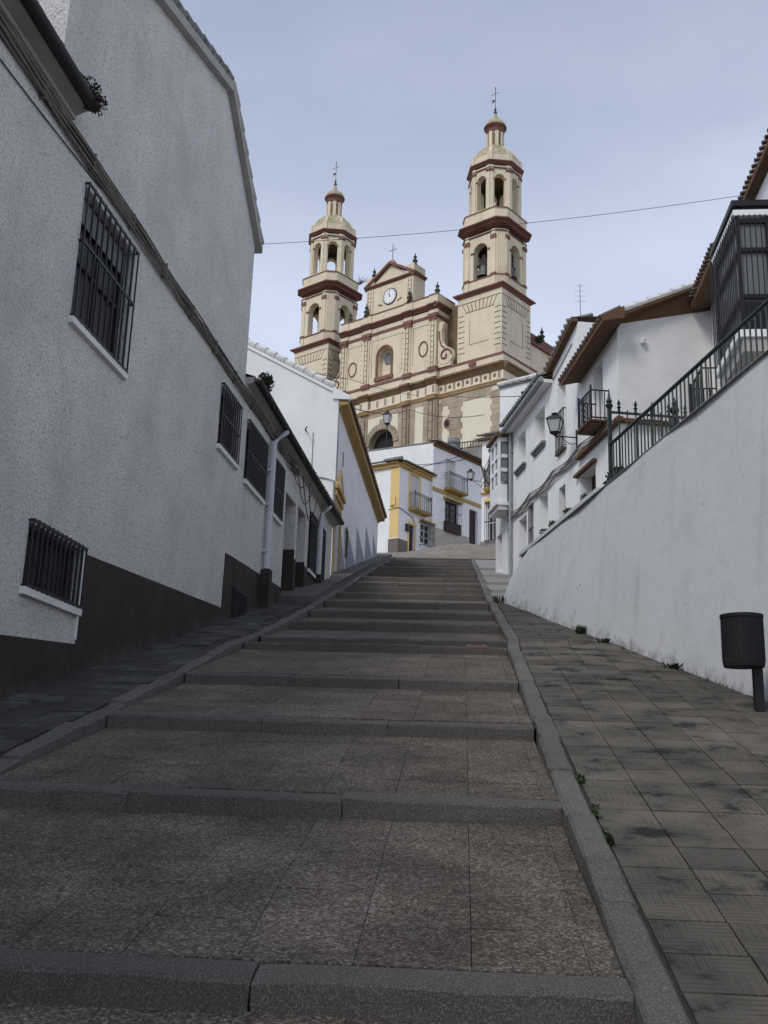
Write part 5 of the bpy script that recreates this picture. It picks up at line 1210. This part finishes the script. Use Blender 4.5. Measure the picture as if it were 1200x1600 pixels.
# attic band between cornice and upper storey
ab = MB(); ab.box(CF, -.12, 31.5, -3, .08, 44.05, 45.15); ab.box(CF, U0-.1, U1c+.1, 0, FW-.05, 44.05, 45.15)
sf_ = Fr(CF.pt(0, 0, 0).x, CF.pt(0, 0, 0).y, CA-90, 1); ab.box(sf_, .1, 20, -3, .10, 44.05, 45.148)
cpart(ab, 'attic_band', 'cream'); 
rb_ = MB(); rb_.box(CF, -.14, 31.5, -.1, .13, 45.0, 45.28); rb_.box(CF, U0-.15, U1c+.15, .1, FW+.03, 45.002, 45.282); rb_.box(sf_, .15, 20, -.1, .14, 45.0, 45.278)
for u in PU: rb_.box(CF, u-.6, u+.6, .3, FW+.16, 44.95, 45.45)
cpart(rb_, 'red_band', 'red')
rs = MB(); rs.lathe(Vector((0, 0, 0)), [(.001, 0), (.5, 0), (.5, .1), (.36, .14), (.34, .06), (.16, .06), (.14, .16), (.001, .18)], 16)
rs = MB(); rs.prism(CF, [(3.75+.5*math.cos(a), 44.75+.5*math.sin(a)) for a in [2*math.pi*k/16 for k in range(16)]], .05, .17); ro = cpart(rs, 'rosette', 'red')
rs = MB(); rs.prism(CF, [(3.75+.2*math.cos(a), 44.75+.2*math.sin(a)) for a in [2*math.pi*k/12 for k in range(12)]], .1, .22); cpart(rs, 'rosette_boss', 'mould', ro)
# upper storey with the arched niche window
nc_ = mid+.35
nich = arch(nc_-.98, nc_+.98, 46.0, 48.55, 14)
us_ = MB(); us_.wall(CF, [(U0, 45.2), (U1c, 45.2), (U1c, 52.0), (U0, 52.0)], [nich], .75, FW-.12); us_.skirt(CF, [(U0, 45.2), (U1c, 45.2), (U1c, 52.0), (U0, 52.0)], FW-.12, -2.2)
up = cpart(us_, 'upper_storey', 'cream')
nb = MB(); nb.box(CF, nc_-1.1, nc_+1.1, FW-.95, FW-.86, 45.8, 49.8); cpart(nb, 'niche_back', 'cream', up)
oc_ = MB(); oc_.prism(CF, [(nc_+.02+.62*math.cos(a), 48.35+.75*math.sin(a)) for a in [2*math.pi*k/18 for k in range(18)]], FW-.9, FW-.80); o_ = cpart(oc_, 'rose_window', 'slate', up)
fr_m = MB()
pts_o = [(nc_-.98, 46.0), (nc_-.98, 48.55)]+[(nc_+.98*math.cos(a), 48.55+.98*math.sin(a)) for a in [math.pi-math.pi*i/14 for i in range(15)]]+[(nc_+.98, 46.0)]
def moulding(pts, wd, w0, w1, nm, m, parent):
    mb = MB(); n = len(pts)
    for i in range(n-1):
        a, b = Vector(pts[i]), Vector(pts[i+1]); c = Vector((nc_, 47.6)); d = (b-a).normalized(); nn_ = Vector((d.y, -d.x))
        if nn_.dot((a+b)/2-c) < 0: nn_ = -nn_
        mb.prism(CF, [tuple(a), tuple(b+d*.02), tuple(b+nn_*wd+d*.02), tuple(a+nn_*wd)], w0, w1)
    return cpart(mb, nm, m, parent)
moulding(pts_o, .26, FW-.15, FW+.0, 'niche_moulding', 'red', up)
ns = MB(); ns.box(CF, nc_-1.35, nc_+1.35, FW-.4, FW+.10, 45.55, 45.98); cpart(ns, 'niche_sill', 'red', up)
ln = MB()
for c in (mid-5.2, mid+5.2):                   # red ovals in the side bays
    ov = MB(); n = 20
    for k in range(n):
        a0, a1 = 2*math.pi*k/n, 2*math.pi*(k+1)/n
        ov.prism(CF, [(c+.52*math.cos(a0), 47.9+.78*math.sin(a0)), (c+.66*math.cos(a0), 47.9+.95*math.sin(a0)), (c+.66*math.cos(a1), 47.9+.95*math.sin(a1)), (c+.52*math.cos(a1), 47.9+.78*math.sin(a1))], FW-.13, FW-.05)
    cpart(ov, 'oval_moulding', 'red', up)
for (a, b) in ((U0+.95, U0+3.2), (U0+4.6, U1c-4.6), (U1c-3.2, U1c-.95)):   # painted panel outlines and dot rows
    ln.box(CF, a, b, FW-.121, FW-.11, 50.65, 50.7); ln.box(CF, b-.05, b, FW-.121, FW-.111, 46.2, 50.65)
    if b-a > 3: ln.box(CF, b-.05, b, FW-.121, FW-.1105, 46.2, 50.65)
    for i in range(8): z = 46.3+i*.6; ln.box(CF, a+.15, a+.24, FW-.121, FW-.109, z, z+.10)
for u in PU:
    p = MB(); p.box(CF, u-.42, u+.42, FW-.13, FW+.02, 45.4, 51.3); p.box(CF, u-.22, u+.22, FW+.0, FW+.12, 45.4, 51.3); po = cpart(p, 'upper_pilaster', 'cream')
    l = MB()
    for i in range(9): z = 45.9+i*.62; l.box(CF, u-.21, u+.21, FW+.12, FW+.135, z, z+.06)
    l.box(CF, u-.22, u-.165, FW+.121, FW+.136, 45.4, 51.3); l.box(CF, u+.165, u+.22, FW+.121, FW+.136, 45.4, 51.3)
    cpart(l, 'painted_joint', 'line', po)
    l = MB(); l.box(CF, u-.5, u+.5, FW-.1, FW+.16, 51.0, 51.35); l.box(CF, u-.62, u+.62, FW-.1, FW+.22, 51.35, 51.75); cpart(l, 'capital', 'red', po)
cpart(ln, 'painted_panel', 'line', up)
def front_band(prof, nm, m, brk=.14, ret=True):
    mb = MB(); mb.stack([[CF.pt(u, FW-.12+w, v) for w, v in prof] for u in (U0-.1, U1c+.1)])
    for u in PU: mb.stack([[CF.pt(uu, FW-.12+brk+w, v+.003) for w, v in prof] for uu in (u-.6, u+.6)])
    f_ = Fr(CF.pt(U0-.1, FW-.12, 0).x, CF.pt(U0-.1, FW-.12, 0).y, CA-90, 1)
    pw = [(max(w, -.2), v-.002) for w, v in prof]
    mb.stack([[f_.pt(u, w, v) for w, v in pw] for u in (-max(w for w, v in prof)+.02, 3.2)])
    return cpart(mb, nm, m)
front_band([(-.2, 51.35), (.06, 51.35), (.10, 51.6), (.06, 51.72), (-.2, 51.72)], 'upper_architrave', 'red')
front_band([(-.2, 51.7), (.03, 51.7), (.03, 52.25), (-.2, 52.25)], 'upper_frieze', 'cream')
front_band([(-.2, 52.38), (.08, 52.38), (.16, 52.5), (.44, 52.68), (.52, 52.7), (.52, 52.84), (-.2, 53.1)], 'upper_cornice', 'red')
front_band([(-1.6, 52.9), (.06, 52.9), (.06, 54.0), (-1.6, 54.0)], 'parapet', 'cream'); front_band([(-.2, 53.98), (.12, 53.98), (.12, 54.12), (-.2, 54.14)], 'parapet_edge', 'red')
# clock gable
GU0, GU1 = mid-3.55, mid+3.55
gb = MB(); gb.box(CF, GU0, GU1, -1.6, FW-.3, 53.9, 57.5); ga_ = cpart(gb, 'clock_gable', 'cream')
gb = MB(); gb.prism(CF, [(GU0+.1, 57.4), (GU1-.1, 57.4), (mid, 59.9)], -.6, FW-.32); cpart(gb, 'pediment', 'cream', ga_)
for s_ in (-1, 1):
    c = mid+s_*3.0; gb = MB(); gb.box(CF, c-.5, c+.5, -1.6, FW-.15, 53.9, 57.4); gb.box(CF, c-.55, c+.55, -1.6, FW-.16, 57.9, 59.0); po = cpart(gb, 'gable_pier', 'cream', ga_)
    l = MB()
    for i in range(6): z = 54.3+i*.52; l.box(CF, c-.22, c+.22, FW-.15, FW-.135, z, z+.05)
    l.box(CF, c-.27, c-.22, FW-.15, FW-.134, 54.1, 57.3); l.box(CF, c+.22, c+.27, FW-.15, FW-.134, 54.1, 57.3); cpart(l, 'painted_joint', 'line', ga_)
gm_ = MB(); pr = [(-.3, 57.5), (.0, 57.5), (.08, 57.6), (.30, 57.76), (.30, 57.88), (-.3, 57.95)]
gm_.stack([[CF.pt(u, FW-.3+w, v) for w, v in pr] for u in (GU0-.3, GU1+.3)])
f_ = Fr(CF.pt(GU0, FW-.3, 0).x, CF.pt(GU0, FW-.3, 0).y, CA-90, 1); gm_.stack([[f_.pt(u, w, v-.002) for w, v in pr] for u in (-.3, 2.0)])
gm_.prism(CF, [(GU0-.32, 57.9), (GU0+.18, 57.9), (mid, 59.88), (mid, 60.25)], -.6, FW+.05); gm_.prism(CF, [(GU1+.32, 57.9), (GU1-.18, 57.9), (mid, 59.88), (mid, 60.25)], -.6, FW+.048)
cpart(gm_, 'pediment_moulding', 'red', ga_)
cz = 55.85; cl = MB(); cl.prism(CF, [(mid+1.02*math.cos(a), cz+1.02*math.sin(a)) for a in [2*math.pi*k/32 for k in range(32)]], FW-.32, FW-.22); clk = cpart(cl, 'clock', 'iron')
cl = MB(); cl.prism(CF, [(mid+.9*math.cos(a), cz+.9*math.sin(a)) for a in [2*math.pi*k/32 for k in range(32)]], FW-.3, FW-.20); cpart(cl, 'clock_face', 'clock', clk)
for k in range(12):
    a = 2*math.pi*k/12; mb = MB(); d = Vector((math.cos(a), math.sin(a))); n_ = Vector((-d.y, d.x)); p0, p1 = d*.70, d*.83; w_ = .035 if k % 3 else .05
    mb.prism(CF, [(mid+(p0+n_*w_).x, cz+(p0+n_*w_).y), (mid+(p0-n_*w_).x, cz+(p0-n_*w_).y), (mid+(p1-n_*w_).x, cz+(p1-n_*w_).y), (mid+(p1+n_*w_).x, cz+(p1+n_*w_).y)], FW-.2, FW-.19); cpart(mb, 'hour_mark', 'iron', clk)
for ang, ln_, w_ in ((math.radians(90), .76, .03), (math.radians(90-30), .5, .045)):   # reads eleven o'clock (u runs to the left)
    d = Vector((math.cos(ang), math.sin(ang))); n_ = Vector((-d.y, d.x)); p0, p1 = -d*.12, d*ln_
    mb = MB(); mb.prism(CF, [(mid+(p0+n_*w_).x, cz+(p0+n_*w_).y), (mid+(p0-n_*w_).x, cz+(p0-n_*w_).y), (mid+(p1-n_*w_*.5).x, cz+(p1-n_*w_*.5).y), (mid+(p1+n_*w_*.5).x, cz+(p1+n_*w_*.5).y)], FW-.189, FW-.18); cpart(mb, 'clock_hand', 'iron', clk)
em = MB()
for s_ in (-1, 1):
    for k in range(5): c = mid+s_*(1.15+.14*k); em.box(CF, c-.05, c+.05, FW-.3, FW-.28, cz-.95+.05*k, cz-.75+.06*(k % 2)+.05*k)
cpart(em, 'painted_emblem', 'line', ga_)
# scrolls flanking the upper storey
for s_, uu in ((1, U0-1.05), (-1, U1c+1.05)):
    wv = MB(); base_u = U0-.05 if s_ > 0 else U1c+.05
    poly = [(base_u, 45.3), (base_u-s_*1.75, 45.3), (base_u-s_*1.75, 46.6), (base_u-s_*1.2, 47.4), (base_u-s_*.55, 48.3), (base_u-s_*.45, 49.6), (base_u-s_*.8, 50.6), (base_u, 50.8)]
    wv.prism(CF, poly, -.3, .25); so_ = cpart(wv, 'scroll_buttress', 'cream')
    sp_ = MB(); c = (base_u-s_*1.05, 46.55)
    pts = [CF.pt(c[0]+(.85-.11*t)*math.cos(t*1.0)*s_*-1, .30, c[1]+(.85-.11*t)*math.sin(t*1.0)) for t in [i*.35 for i in range(21)]]
    vd_ = MB(); vd_.prism(CF, [(c[0]+1.0*math.cos(a), c[1]+1.0*math.sin(a)) for a in [2*math.pi*k/24 for k in range(24)]], -.2, .30); cpart(vd_, 'volute', 'cream', so_)
    sp_.tube(pts, .13, 6); sp_.tube([CF.pt(base_u-s_*x, .28, z) for x, z in ((.2, 49.6), (.25, 48.6), (.55, 47.8), (1.0, 47.4))], .10, 6); cpart(sp_, 'scroll_moulding', 'red', so_)
    sd_ = MB(); sd_.box(CF, min(base_u-s_*1.9, base_u), max(base_u-s_*1.9, base_u), -4, -1.6, 44.5, 53.2); cpart(sd_, 'nave_wall', 'mould', so_)
# nave roof behind and right flank block with parapet
nv = MB(); nv.prism(CF, [(6.3, 44), (25.3, 44), (25.3, 52.0), (15.8, 55.0), (6.3, 52.0)], -30, -5.5); cpart(nv, 'nave', 'tile')
fl = MB(); fl.box(CF, .6, 8, -24, -6.5, BASE, 48.6); cpart(fl, 'side_aisle', 'cream')
fl = MB(); fl.box(CF, .3, 8, -24.3, -6.4, 48.6, 49.0); fl.box(CF, .5, .9, -24.1, -6.4, 49.0, 49.9); cpart(fl, 'side_cornice', 'red')
# finials
def fin(u, w, z, s=1.0):
    o = link('finial', FINM, ch, loc=CF.pt(u, w, z)); o.scale = (s, s, s)
for s_ in (-1, 1):
    c = mid+s_*3.05; fin(c-.30, .1, 58.95, .8); fin(c+.30, -.7, 58.95, .8)
    c = mid+s_*6.45; fin(c-.35, .3, 54.1, .85); fin(c+.35, -.5, 54.1, .85); fin(mid+s_*3.2, .75, 54.1, .85)
fin(.7, -9.0, 49.9, .9); fin(.7, -14, 49.9, .9)
cr = MB(); cr.lathe(CF.pt(mid, .1, 60.2), [(.5, -.3), (.45, .1), (.1, .5), (.001, .5)], 6); cpart(cr, 'cross_base', 'domegrey')
cr = MB(); cr.tube([CF.pt(mid, .1, 60.4), CF.pt(mid, .1, 62.6)], .04, 5); cr.tube([CF.pt(mid-.6, .1, 61.9), CF.pt(mid+.6, .1, 61.9)], .035, 5); cpart(cr, 'gable_cross', 'iron')
# bells
for k, (uo, lab) in enumerate(((0, 'large bronze bell hanging in the right tower, front opening'), (1, 'bronze bell in the right tower, side opening'))):
    az = CA+90 if k == 0 else CA
    fr_ = fr_face(CF.pt(3.3, -3.3, 0), az, 2.78)
    b = thing('church_bell', lab, 'bell', fr_.pt(0, -.75, 55.2), 'bells of the right tower')
    mb = MB(); mb.lathe(fr_.pt(0, -.75, 55.25), [(.78, 0), (.80, .08), (.66, .35), (.55, .8), (.48, 1.2), (.34, 1.4), (.001, 1.42), (.001, 1.3), (.30, 1.28), (.42, 1.1), (.5, .7), (.6, .3), (.74, 0)], 16); mb.build('bell_body', MT['bronze'], b, smooth=True)
    mb = MB(); mb.box(fr_, -.85, .85, -.9, -.6, 56.66, 56.95); mb.box(fr_, -.5, .5, -.88, -.62, 56.951, 57.5); mb.box(fr_, -.22, .22, -.87, -.63, 57.501, 57.95); mb.build('yoke', MT['wood_dark'], b)

# ================================================================== SMALL THINGS
# litter bin on a post
MT['bin'] = mat('black_bin_plastic', (.016, .016, .018), .7, .15, 6, spec=.2)
bp_ = onplane(1187, 1111, Vector((-S*ST.d.x, -S*ST.d.y, 1)), Vector((0, 0, 0)))
bn = thing('litter_bin', 'black cylindrical litter bin on a post by the right wall', 'bin', bp_)
tb, bb_ = at_y(1157, 962, bp_.y), at_y(1160, 1043, bp_.y)
rB = (at_y(1189, 1000, bp_.y)-at_y(1126, 1000, bp_.y)).length/2
cB = Vector((tb.x, bp_.y-.02, bb_.z)); hB = tb.z-bb_.z
mb = MB(); prof = [(.001, 0), (rB*.96, 0), (rB*.98, .015), (rB*1.0, .03), (rB*1.0, hB-.03), (rB*1.04, hB-.028), (rB*1.04, hB), (rB*.97, hB), (rB*.95, .04), (.001, .04)]
mb.lathe(cB, prof, 28); mb.build('bin_body', MT['bin'], bn, smooth=False)
mb = MB()
for k in range(28):
    a = 2*math.pi*(k+.5)/28; c_, s_ = math.cos(a), math.sin(a); p = cB+Vector((c_*rB, s_*rB, .04)); t_ = Vector((-s_, c_, 0))*.006
    mb.add([p-t_, p+t_, p+t_+Vector((0, 0, hB-.08)), p-t_+Vector((0, 0, hB-.08)), p+Vector((c_*.003, s_*.003, 0)), p+Vector((c_*.003, s_*.003, hB-.08))], [(0, 4, 5, 3), (4, 1, 2, 5)])
mb.build('bin_rib', MT['bin'], bn)
mb = MB(); Pf = Fr(bp_.x+.0, bp_.y, 0, 1); mb.box(Pf, -.03, .03, -.035, .035, bp_.z-.1, bb_.z+.28); mb.build('post', MT['iron'], bn)
# lanterns
def lantern(root, c, w, h, m='iron'):
    """four-sided street lantern whose glass body hangs from cap; c = bottom centre"""
    def r4(rr, z): return [c+Vector((rr*math.cos(math.radians(25)+i*math.pi/2), rr*math.sin(math.radians(25)+i*math.pi/2), z)) for i in range(4)]
    g = MB(); g.stack([r4(w*.36, .0), r4(w*.62, h*.62)]); go = g.build('lantern_glass', MT['lampglass'], root)
    f = MB()
    for i in range(4): f.tube([r4(w*.38, 0)[i], r4(w*.64, h*.62)[i]], w*.035, 4)
    for z, rr in ((0, .38), (.62*h, .64)):
        q = r4(w*rr, z); 
        for i in range(4): f.tube([q[i], q[(i+1) % 4]], w*.035, 4)
    f.build('lantern_frame', MT[m], go)
    k = MB(); k.stack([r4(w*.72, h*.62), r4(w*.70, h*.66), r4(w*.45, h*.78), r4(w*.22, h*.86), r4(w*.22, h*.90), r4(w*.30, h*.93), r4(w*.10, h)]); k.build('lantern_cap', MT[m], root)
    b = MB(); b.lathe(c+Vector((0, 0, -h*.14)), [(.001, 0), (w*.10, 0), (w*.16, h*.05), (w*.38, h*.14), (.001, h*.14)], 8); b.build('lantern_base', MT[m], root)
MT['lampglass'] = glass_mat('lamp_glass', (.42, .43, .42), .25)
lu = R_.uv(902, 690)[0]
lc = R_.pt(lu, .50, 9.06)
l1 = thing('wall_lantern', 'black wall lantern on a bracket on the right house front near the balcony', 'lamp', R_.pt(lu, 0, 9.0), 'wall lanterns')
lantern(l1, lc, .34, .46)
mb = MB(); mb.box(R_, lu-.02, lu+.02, 0, .03, 8.68, 9.16); mb.tube([R_.pt(lu, .02, 8.98), R_.pt(lu, .52, 8.98)], .014, 6); mb.tube([R_.pt(lu, .03, 8.84), R_.pt(lu, .14, 8.82), R_.pt(lu, .26, 8.87), R_.pt(lu, .36, 8.97)], .010, 5)
mb.tube([R_.pt(lu, .46+.04*math.cos(t), 8.92+.04*math.sin(t)) for t in [i*math.pi/5 for i in range(8)]], .007, 4); mb.build('bracket', MT['iron'], l1)
l2p = at_y(753, 752, 42.0)
l2 = thing('wall_lantern', 'small black wall lantern on a bracket below the balcony house eave', 'lamp', l2p, 'wall lanterns')
l2c = at_y(735.5, 749, 42.0); lantern(l2, l2c, .30, .46)
mb = MB(); mb.tube([l2p, l2c+Vector((0, 0, -.06))], .016, 5); mb.tube([l2p+Vector((0, 0, -.25)), (l2p+l2c)/2+Vector((0, 0, -.14)), l2c+Vector((.1, 0, -.06))], .010, 5); mb.build('bracket', MT['iron'], l2)
l3b = at_y(603, 700, 76.0); l3 = thing('street_lamp', 'black street lamp post in front of the church portal', 'lamp', l3b-Vector((0, 0, 1)))
l3t = at_y(605, 662, 76.0); lantern(l3, l3t, .62, 1.1)
mb = MB(); mb.tube([l3b-Vector((0, 0, 1.0)), Vector((l3t.x, l3t.y, l3t.z-.1))], [.06, .04], 6); mb.build('post', MT['iron'], l3)
# church square balustrade, urn, and the white wall of the square
pb0, pb1 = at_y(716, 704, 73.5), at_y(754, 699, 72.6)
az = math.degrees(math.atan2(pb1.x-pb0.x, pb1.y-pb0.y)); PBf = Fr(pb0.x, pb0.y, az, 1); Lb = ((pb1-pb0).xy).length
bz = pb0.z; dz = (pb1.z-pb0.z)
bt_ = thing('square_railing', 'iron railing at the edge of the church square above the houses', 'railing', pb0)
mb = MB(); mb.box(PBf, 0, Lb+2, -.3, .1, bz-1.6, bz+.0); mb.build('kerb_wall', MT['concrete'], bt_)
mb = MB(); mb.box(PBf, 0, Lb+2, -.03, .03, bz+.56, bz+.62); mb.box(PBf, 0, Lb+2, -.03, .03, bz+.1, bz+.16); mb.build('rail', MT['iron'], bt_)
b = MB(); b.tube([PBf.pt(.1, 0, bz), PBf.pt(.1, 0, bz+.58)], .03, 5); bme = b.mesh('bar'); bme.materials.append(MT['iron'])
for i in range(16): o = link('bar', bme, bt_); o.location = o.location+PBf.d*(.22*i)
ub = at_y(709, 703, 73.0); un = MB(); un.lathe(ub-Vector((0, 0, .6)), [(.001, 0), (.42, 0), (.42, 1.0), (.5, 1.05), (.5, 1.2), (.36, 1.5), (.001, 1.6)], 12)
tag(un.build('stone_bollard', MT['slate']), 'squat grey round stone pier at the left end of the square railing', 'stone pier')
# wires across the sky and between houses
def wire(name, pts, r, label, sag=.0, n=24, m='wire'):
    P = []
    for a, b in zip(pts, pts[1:]):
        for i in range(n+1): t = i/n; P.append(a.lerp(b, t)-Vector((0, 0, sag*4*t*(1-t))))
    mb = MB(); mb.tube(P, r, 4); return tag(mb.build(name, MT[m]), label, 'wire', 'overhead wires')
wa = L.pt(5.62, .05, 9.86); wb = at_y(1186, 301, 15.2)
wire('overhead_wire', [wa, wb], .0045, 'thin black wire crossing the sky between the two tall houses', .12)
c1 = at_y(541, 620, 30.0); wire('overhead_wire', [G.pt(.0, .1, EV-.1), at_y(640, 640, 52), at_y(757, 648, 40)], .014, 'thick dark cable hanging in front of the church portal storey', .25)
wire('overhead_wire', [G.pt(G.uv(452, 565)[0], -.1, gtop(G.uv(452, 565)[0])+.12), at_y(545, 592, 40), at_y(652, 618, 62)], .012, 'thin wire running from the white gable up to the church', .1)
wire('overhead_wire', [YR.pt(.2, .1, ye-.1), MRf.pt(mU*.55, .2, me1-.3)], .02, 'wire from the corner house eave to the balcony house, upper one', .1)
wire('overhead_wire', [YR.pt(.7, .1, ye-.25), at_y(735, 706, 55)], .02, 'wire from the corner house eave past the balcony house, lower one', .1)
wire('overhead_wire', [at_y(700, 619, 62), at_y(812, 619, 30)], .012, 'short wire in front of the right tower base', .05)
# aerials
def aerial(base, h, label):
    t = thing('aerial', label, 'aerial', base, 'roof aerials'); mb = MB(); mb.tube([base, base+Vector((0, 0, h))], .007, 5); mb.build('mast', MT['iron'], t)
    mb = MB()
    for k in range(4): z = h*(.45+.16*k); mb.tube([base+Vector((-.12, 0, z)), base+Vector((.12, 0, z))], .003, 4)
    mb.build('dipole', MT['pipe_grey'], t)
aerial(at_y(907, 493, 20.5), .75, 'thin television aerial on the roof ridge above the brown eave')
a2 = at_y(823, 640, 31); t = thing('aerial', 'rusty aerial pole leaning over the bay window house roof', 'aerial', a2, 'roof aerials')
mb = MB(); mb.tube([a2, at_y(816, 612, 31)], .05, 5); mb.build('mast', MT['wood_dark'], t)
mb = MB(); mb.tube([at_y(805, 634, 31), at_y(816, 618, 31)], .02, 4); mb.tube([at_y(816, 614, 31), at_y(826, 622, 31)], .012, 4); mb.build('stay', MT['iron'], t)
# plants
def weed(name, label, c, n, h, spread, m='leaf', blade=.012):
    mb = MB()
    for _ in range(n):
        a = random.uniform(0, 6.28); d = Vector((math.cos(a), math.sin(a), 0)); p = c+d*random.uniform(0, spread); hh_ = h*random.uniform(.4, 1); t = p+d*random.uniform(0, spread)+Vector((0, 0, hh_)); s_ = Vector((-d.y, d.x, 0))*blade
        mb.add([p-s_, p+s_, (p+t)/2+s_+d*.01, t, (p+t)/2-s_+d*.01], [(0, 1, 2, 3, 4)])
    return tag(mb.build(name, MT[m]), label, 'plant', 'weeds')
def rwfoot(px, py): return onplane(px, py, Vector((-S*ST.d.x, -S*ST.d.y, 1)), Vector((0, 0, 0)))
weed('weed_tuft', 'dark weed tuft at the foot of the right wall, the tallest one', RW.pt(-5.12, .2, rwb(-5.12)), 60, .13, .06)
weed('weed_tuft', 'small weed patch at the foot of the right wall just right of the tall tuft', RW.pt(-6.1, .2, rwb(-6.1)), 40, .06, .08)
weed('weed_tuft', 'thin weed line at the wall foot left of the litter bin', RW.pt(-8.2, .2, rwb(-8.2)), 40, .05, .1)
weed('weed_tuft', 'dry weeds at the far end of the right wall foot', RW.pt(-.3, .2, rwb(-.3)), 40, .16, .08, 'twig')
def kfoot(s, off=0): return street(s, RK(s)+KW+.02, 0)
for s_, n_, sp_, lab in ((5.2, 34, .05, 'green weeds in the right kerb joint, nearest clump'), (5.6, 40, .06, 'green weeds in the right kerb joint, middle clump'), (6.3, 26, .05, 'green weeds in the right kerb joint, farther clump')):
    mb = MB()
    for _ in range(n_):
        ss = s_+random.uniform(-.12, .12); c = street(ss, RK(ss)+KW+.012+random.uniform(-.012, .02), 0); a = random.uniform(0, 6.28); d = Vector((math.cos(a), math.sin(a), 0)); r = random.uniform(.008, .02); e = Vector((-d.y, d.x, 0))
        t = c+d*r+Vector((0, 0, random.uniform(.006, .03))); mb.add([c-e*r*.6, c+e*r*.6, t+e*r*.5, t-e*r*.5], [(0, 1, 2, 3)])
    tag(mb.build('kerb_weed', MT['leaf']), lab, 'plant', 'weeds')
for k, (q_, lab) in enumerate(((.28, 'moss tuft at the foot of the nearest riser, right of the middle joint'), (-.25, 'moss tuft at the foot of the nearest riser, left of the middle joint'))):
    mb = MB()
    for _ in range(40):
        c = ST.pt(3.72-.03-random.uniform(0, .03), q_+random.uniform(-.09, .09), tread_z(1, 3.68)+.0); a = random.uniform(0, 6.28); d = Vector((math.cos(a), math.sin(a), 0)); r = random.uniform(.006, .014); e = Vector((-d.y, d.x, 0))
        t = c+d*r+Vector((0, 0, random.uniform(.006, .03))); mb.add([c-e*r*.6, c+e*r*.6, t+e*r*.5, t-e*r*.5], [(0, 1, 2, 3)])
    tag(mb.build('moss_tuft', MT['leaf']), lab, 'plant', 'weeds')
mb = MB()
for _ in range(420):            # ragged growth along the foot of the right wall
    u_ = -10.6+10.4*random.random()
    if math.sin(u_*5.3)+math.sin(u_*2.1+1) < random.uniform(-.6, 1.2): continue
    c = RW.pt(u_, .175+random.uniform(-.01, .03), rwb(u_)); a = random.uniform(0, 6.28); d = Vector((math.cos(a), math.sin(a), 0)); e = Vector((-d.y, d.x, 0)); h_ = random.uniform(.01, .045); r = random.uniform(.003, .009)
    mb.add([c-e*r, c+e*r, c+d*h_*.6+Vector((0, 0, h_))], [(0, 1, 2)])
o = mb.build('wall_foot_grass', MT['leaf']); o['label'] = 'thin ragged line of grass along the foot of the right wall'; o['category'] = 'grass'; o['kind'] = 'stuff'
pt_ = thing('terrace_shrub', 'green shrub in the arched doorway above the coping', 'plant', RW.pt(-5.0, -.5, 5.55))
leaves(RW.pt(-4.95, -.45, 5.76), (.2, .28, .2), 420, .035).build('foliage', MT['leaf'], pt_); mb = MB(); mb.lathe(RW.pt(-4.95, -.45, 5.56), [(.001, 0), (.10, 0), (.13, .16), (.001, .16)], 10); mb.build('pot', MT['tile'], pt_)
for k, (u_, lab) in enumerate(((-1.6, 'first small potted plant on the coping, nearest the downpipe'), (-2.2, 'second small potted plant on the coping'), (-3.0, 'third small potted plant on the coping'), (-3.9, 'fourth potted plant on the coping below the dark window'))):
    c = RW.pt(u_, -.3, 5.6); t = thing('potted_plant', lab, 'plant', c, 'potted plants on the coping')
    mb = MB(); mb.lathe(c, [(.001, 0), (.05, 0), (.065, .09), (.001, .09)], 10); mb.build('pot', MT['tile'], t); leaves(c+Vector((0, 0, .16)), (.09, .12, .09), 90, .03).build('foliage', MT['leaf'], t)
# dry bush rooted on the left tower parapet, weeds on ledges
tb_ = CF.pt(25.45, -5.6, 62.8); t = thing('dry_bush', 'leafless bush growing from the left tower parapet', 'plant', tb_)
mb = MB()
for _ in range(26):
    d = Vector((random.gauss(.5, .5), random.gauss(-.2, .4), random.uniform(.5, 1.2))); L1_ = random.uniform(.6, 1.6); m1 = tb_+d*L1_*.5; mb.tube([tb_, m1, tb_+d*L1_+Vector((random.gauss(0, .2), 0, random.gauss(0, .2)))], [.025, .016, .006], 3)
    for _ in range(2): e = Vector((random.gauss(0, .5), random.gauss(0, .5), random.uniform(0, .6))); mb.tube([m1, m1+e], [.012, .005], 3)
mb.build('branch', MT['twig'], t)
t = tag(leaves(CF.pt(.2, -7.5, 49.3), (.5, 1.2, .5), 240, .14).build('ledge_weed', MT['leaf']), 'green weeds on the ledge right of the right tower', 'plant')
bw2 = at_y(765, 735, 31.5); t = thing('dry_vine', 'dry brown vine hanging beside the glazed bay', 'plant', bw2)
mb = MB()
for _ in range(22):
    a = at_y(random.uniform(766, 771), random.uniform(700, 725), 30.6); mb.tube([a, a+Vector((random.gauss(-.05, .08), 0, -.3)), a+Vector((random.gauss(-.1, .12), 0, -.65-random.random()*.4))], .012, 3)
mb.build('stem', MT['twig'], t)
# litter
wp = ST.pt(12.74, RK(12.7)-.36, tread_z(6, 12.7)+.05)
mb = MB(); mb.add([wp+Vector((-.15, 0, -.045)), wp+Vector((-.02, -.02, -.048)), wp+Vector((.15, 0, -.045)), wp+Vector((.10, .04, .01)), wp+Vector((-.05, .03, -.005)), wp+Vector((-.13, .04, .012))], [(0, 1, 4, 5), (1, 2, 3, 4)])
tag(mb.build('wrapper', MT['pink']), 'crumpled pink wrapper lying against a riser by the right kerb', 'litter')
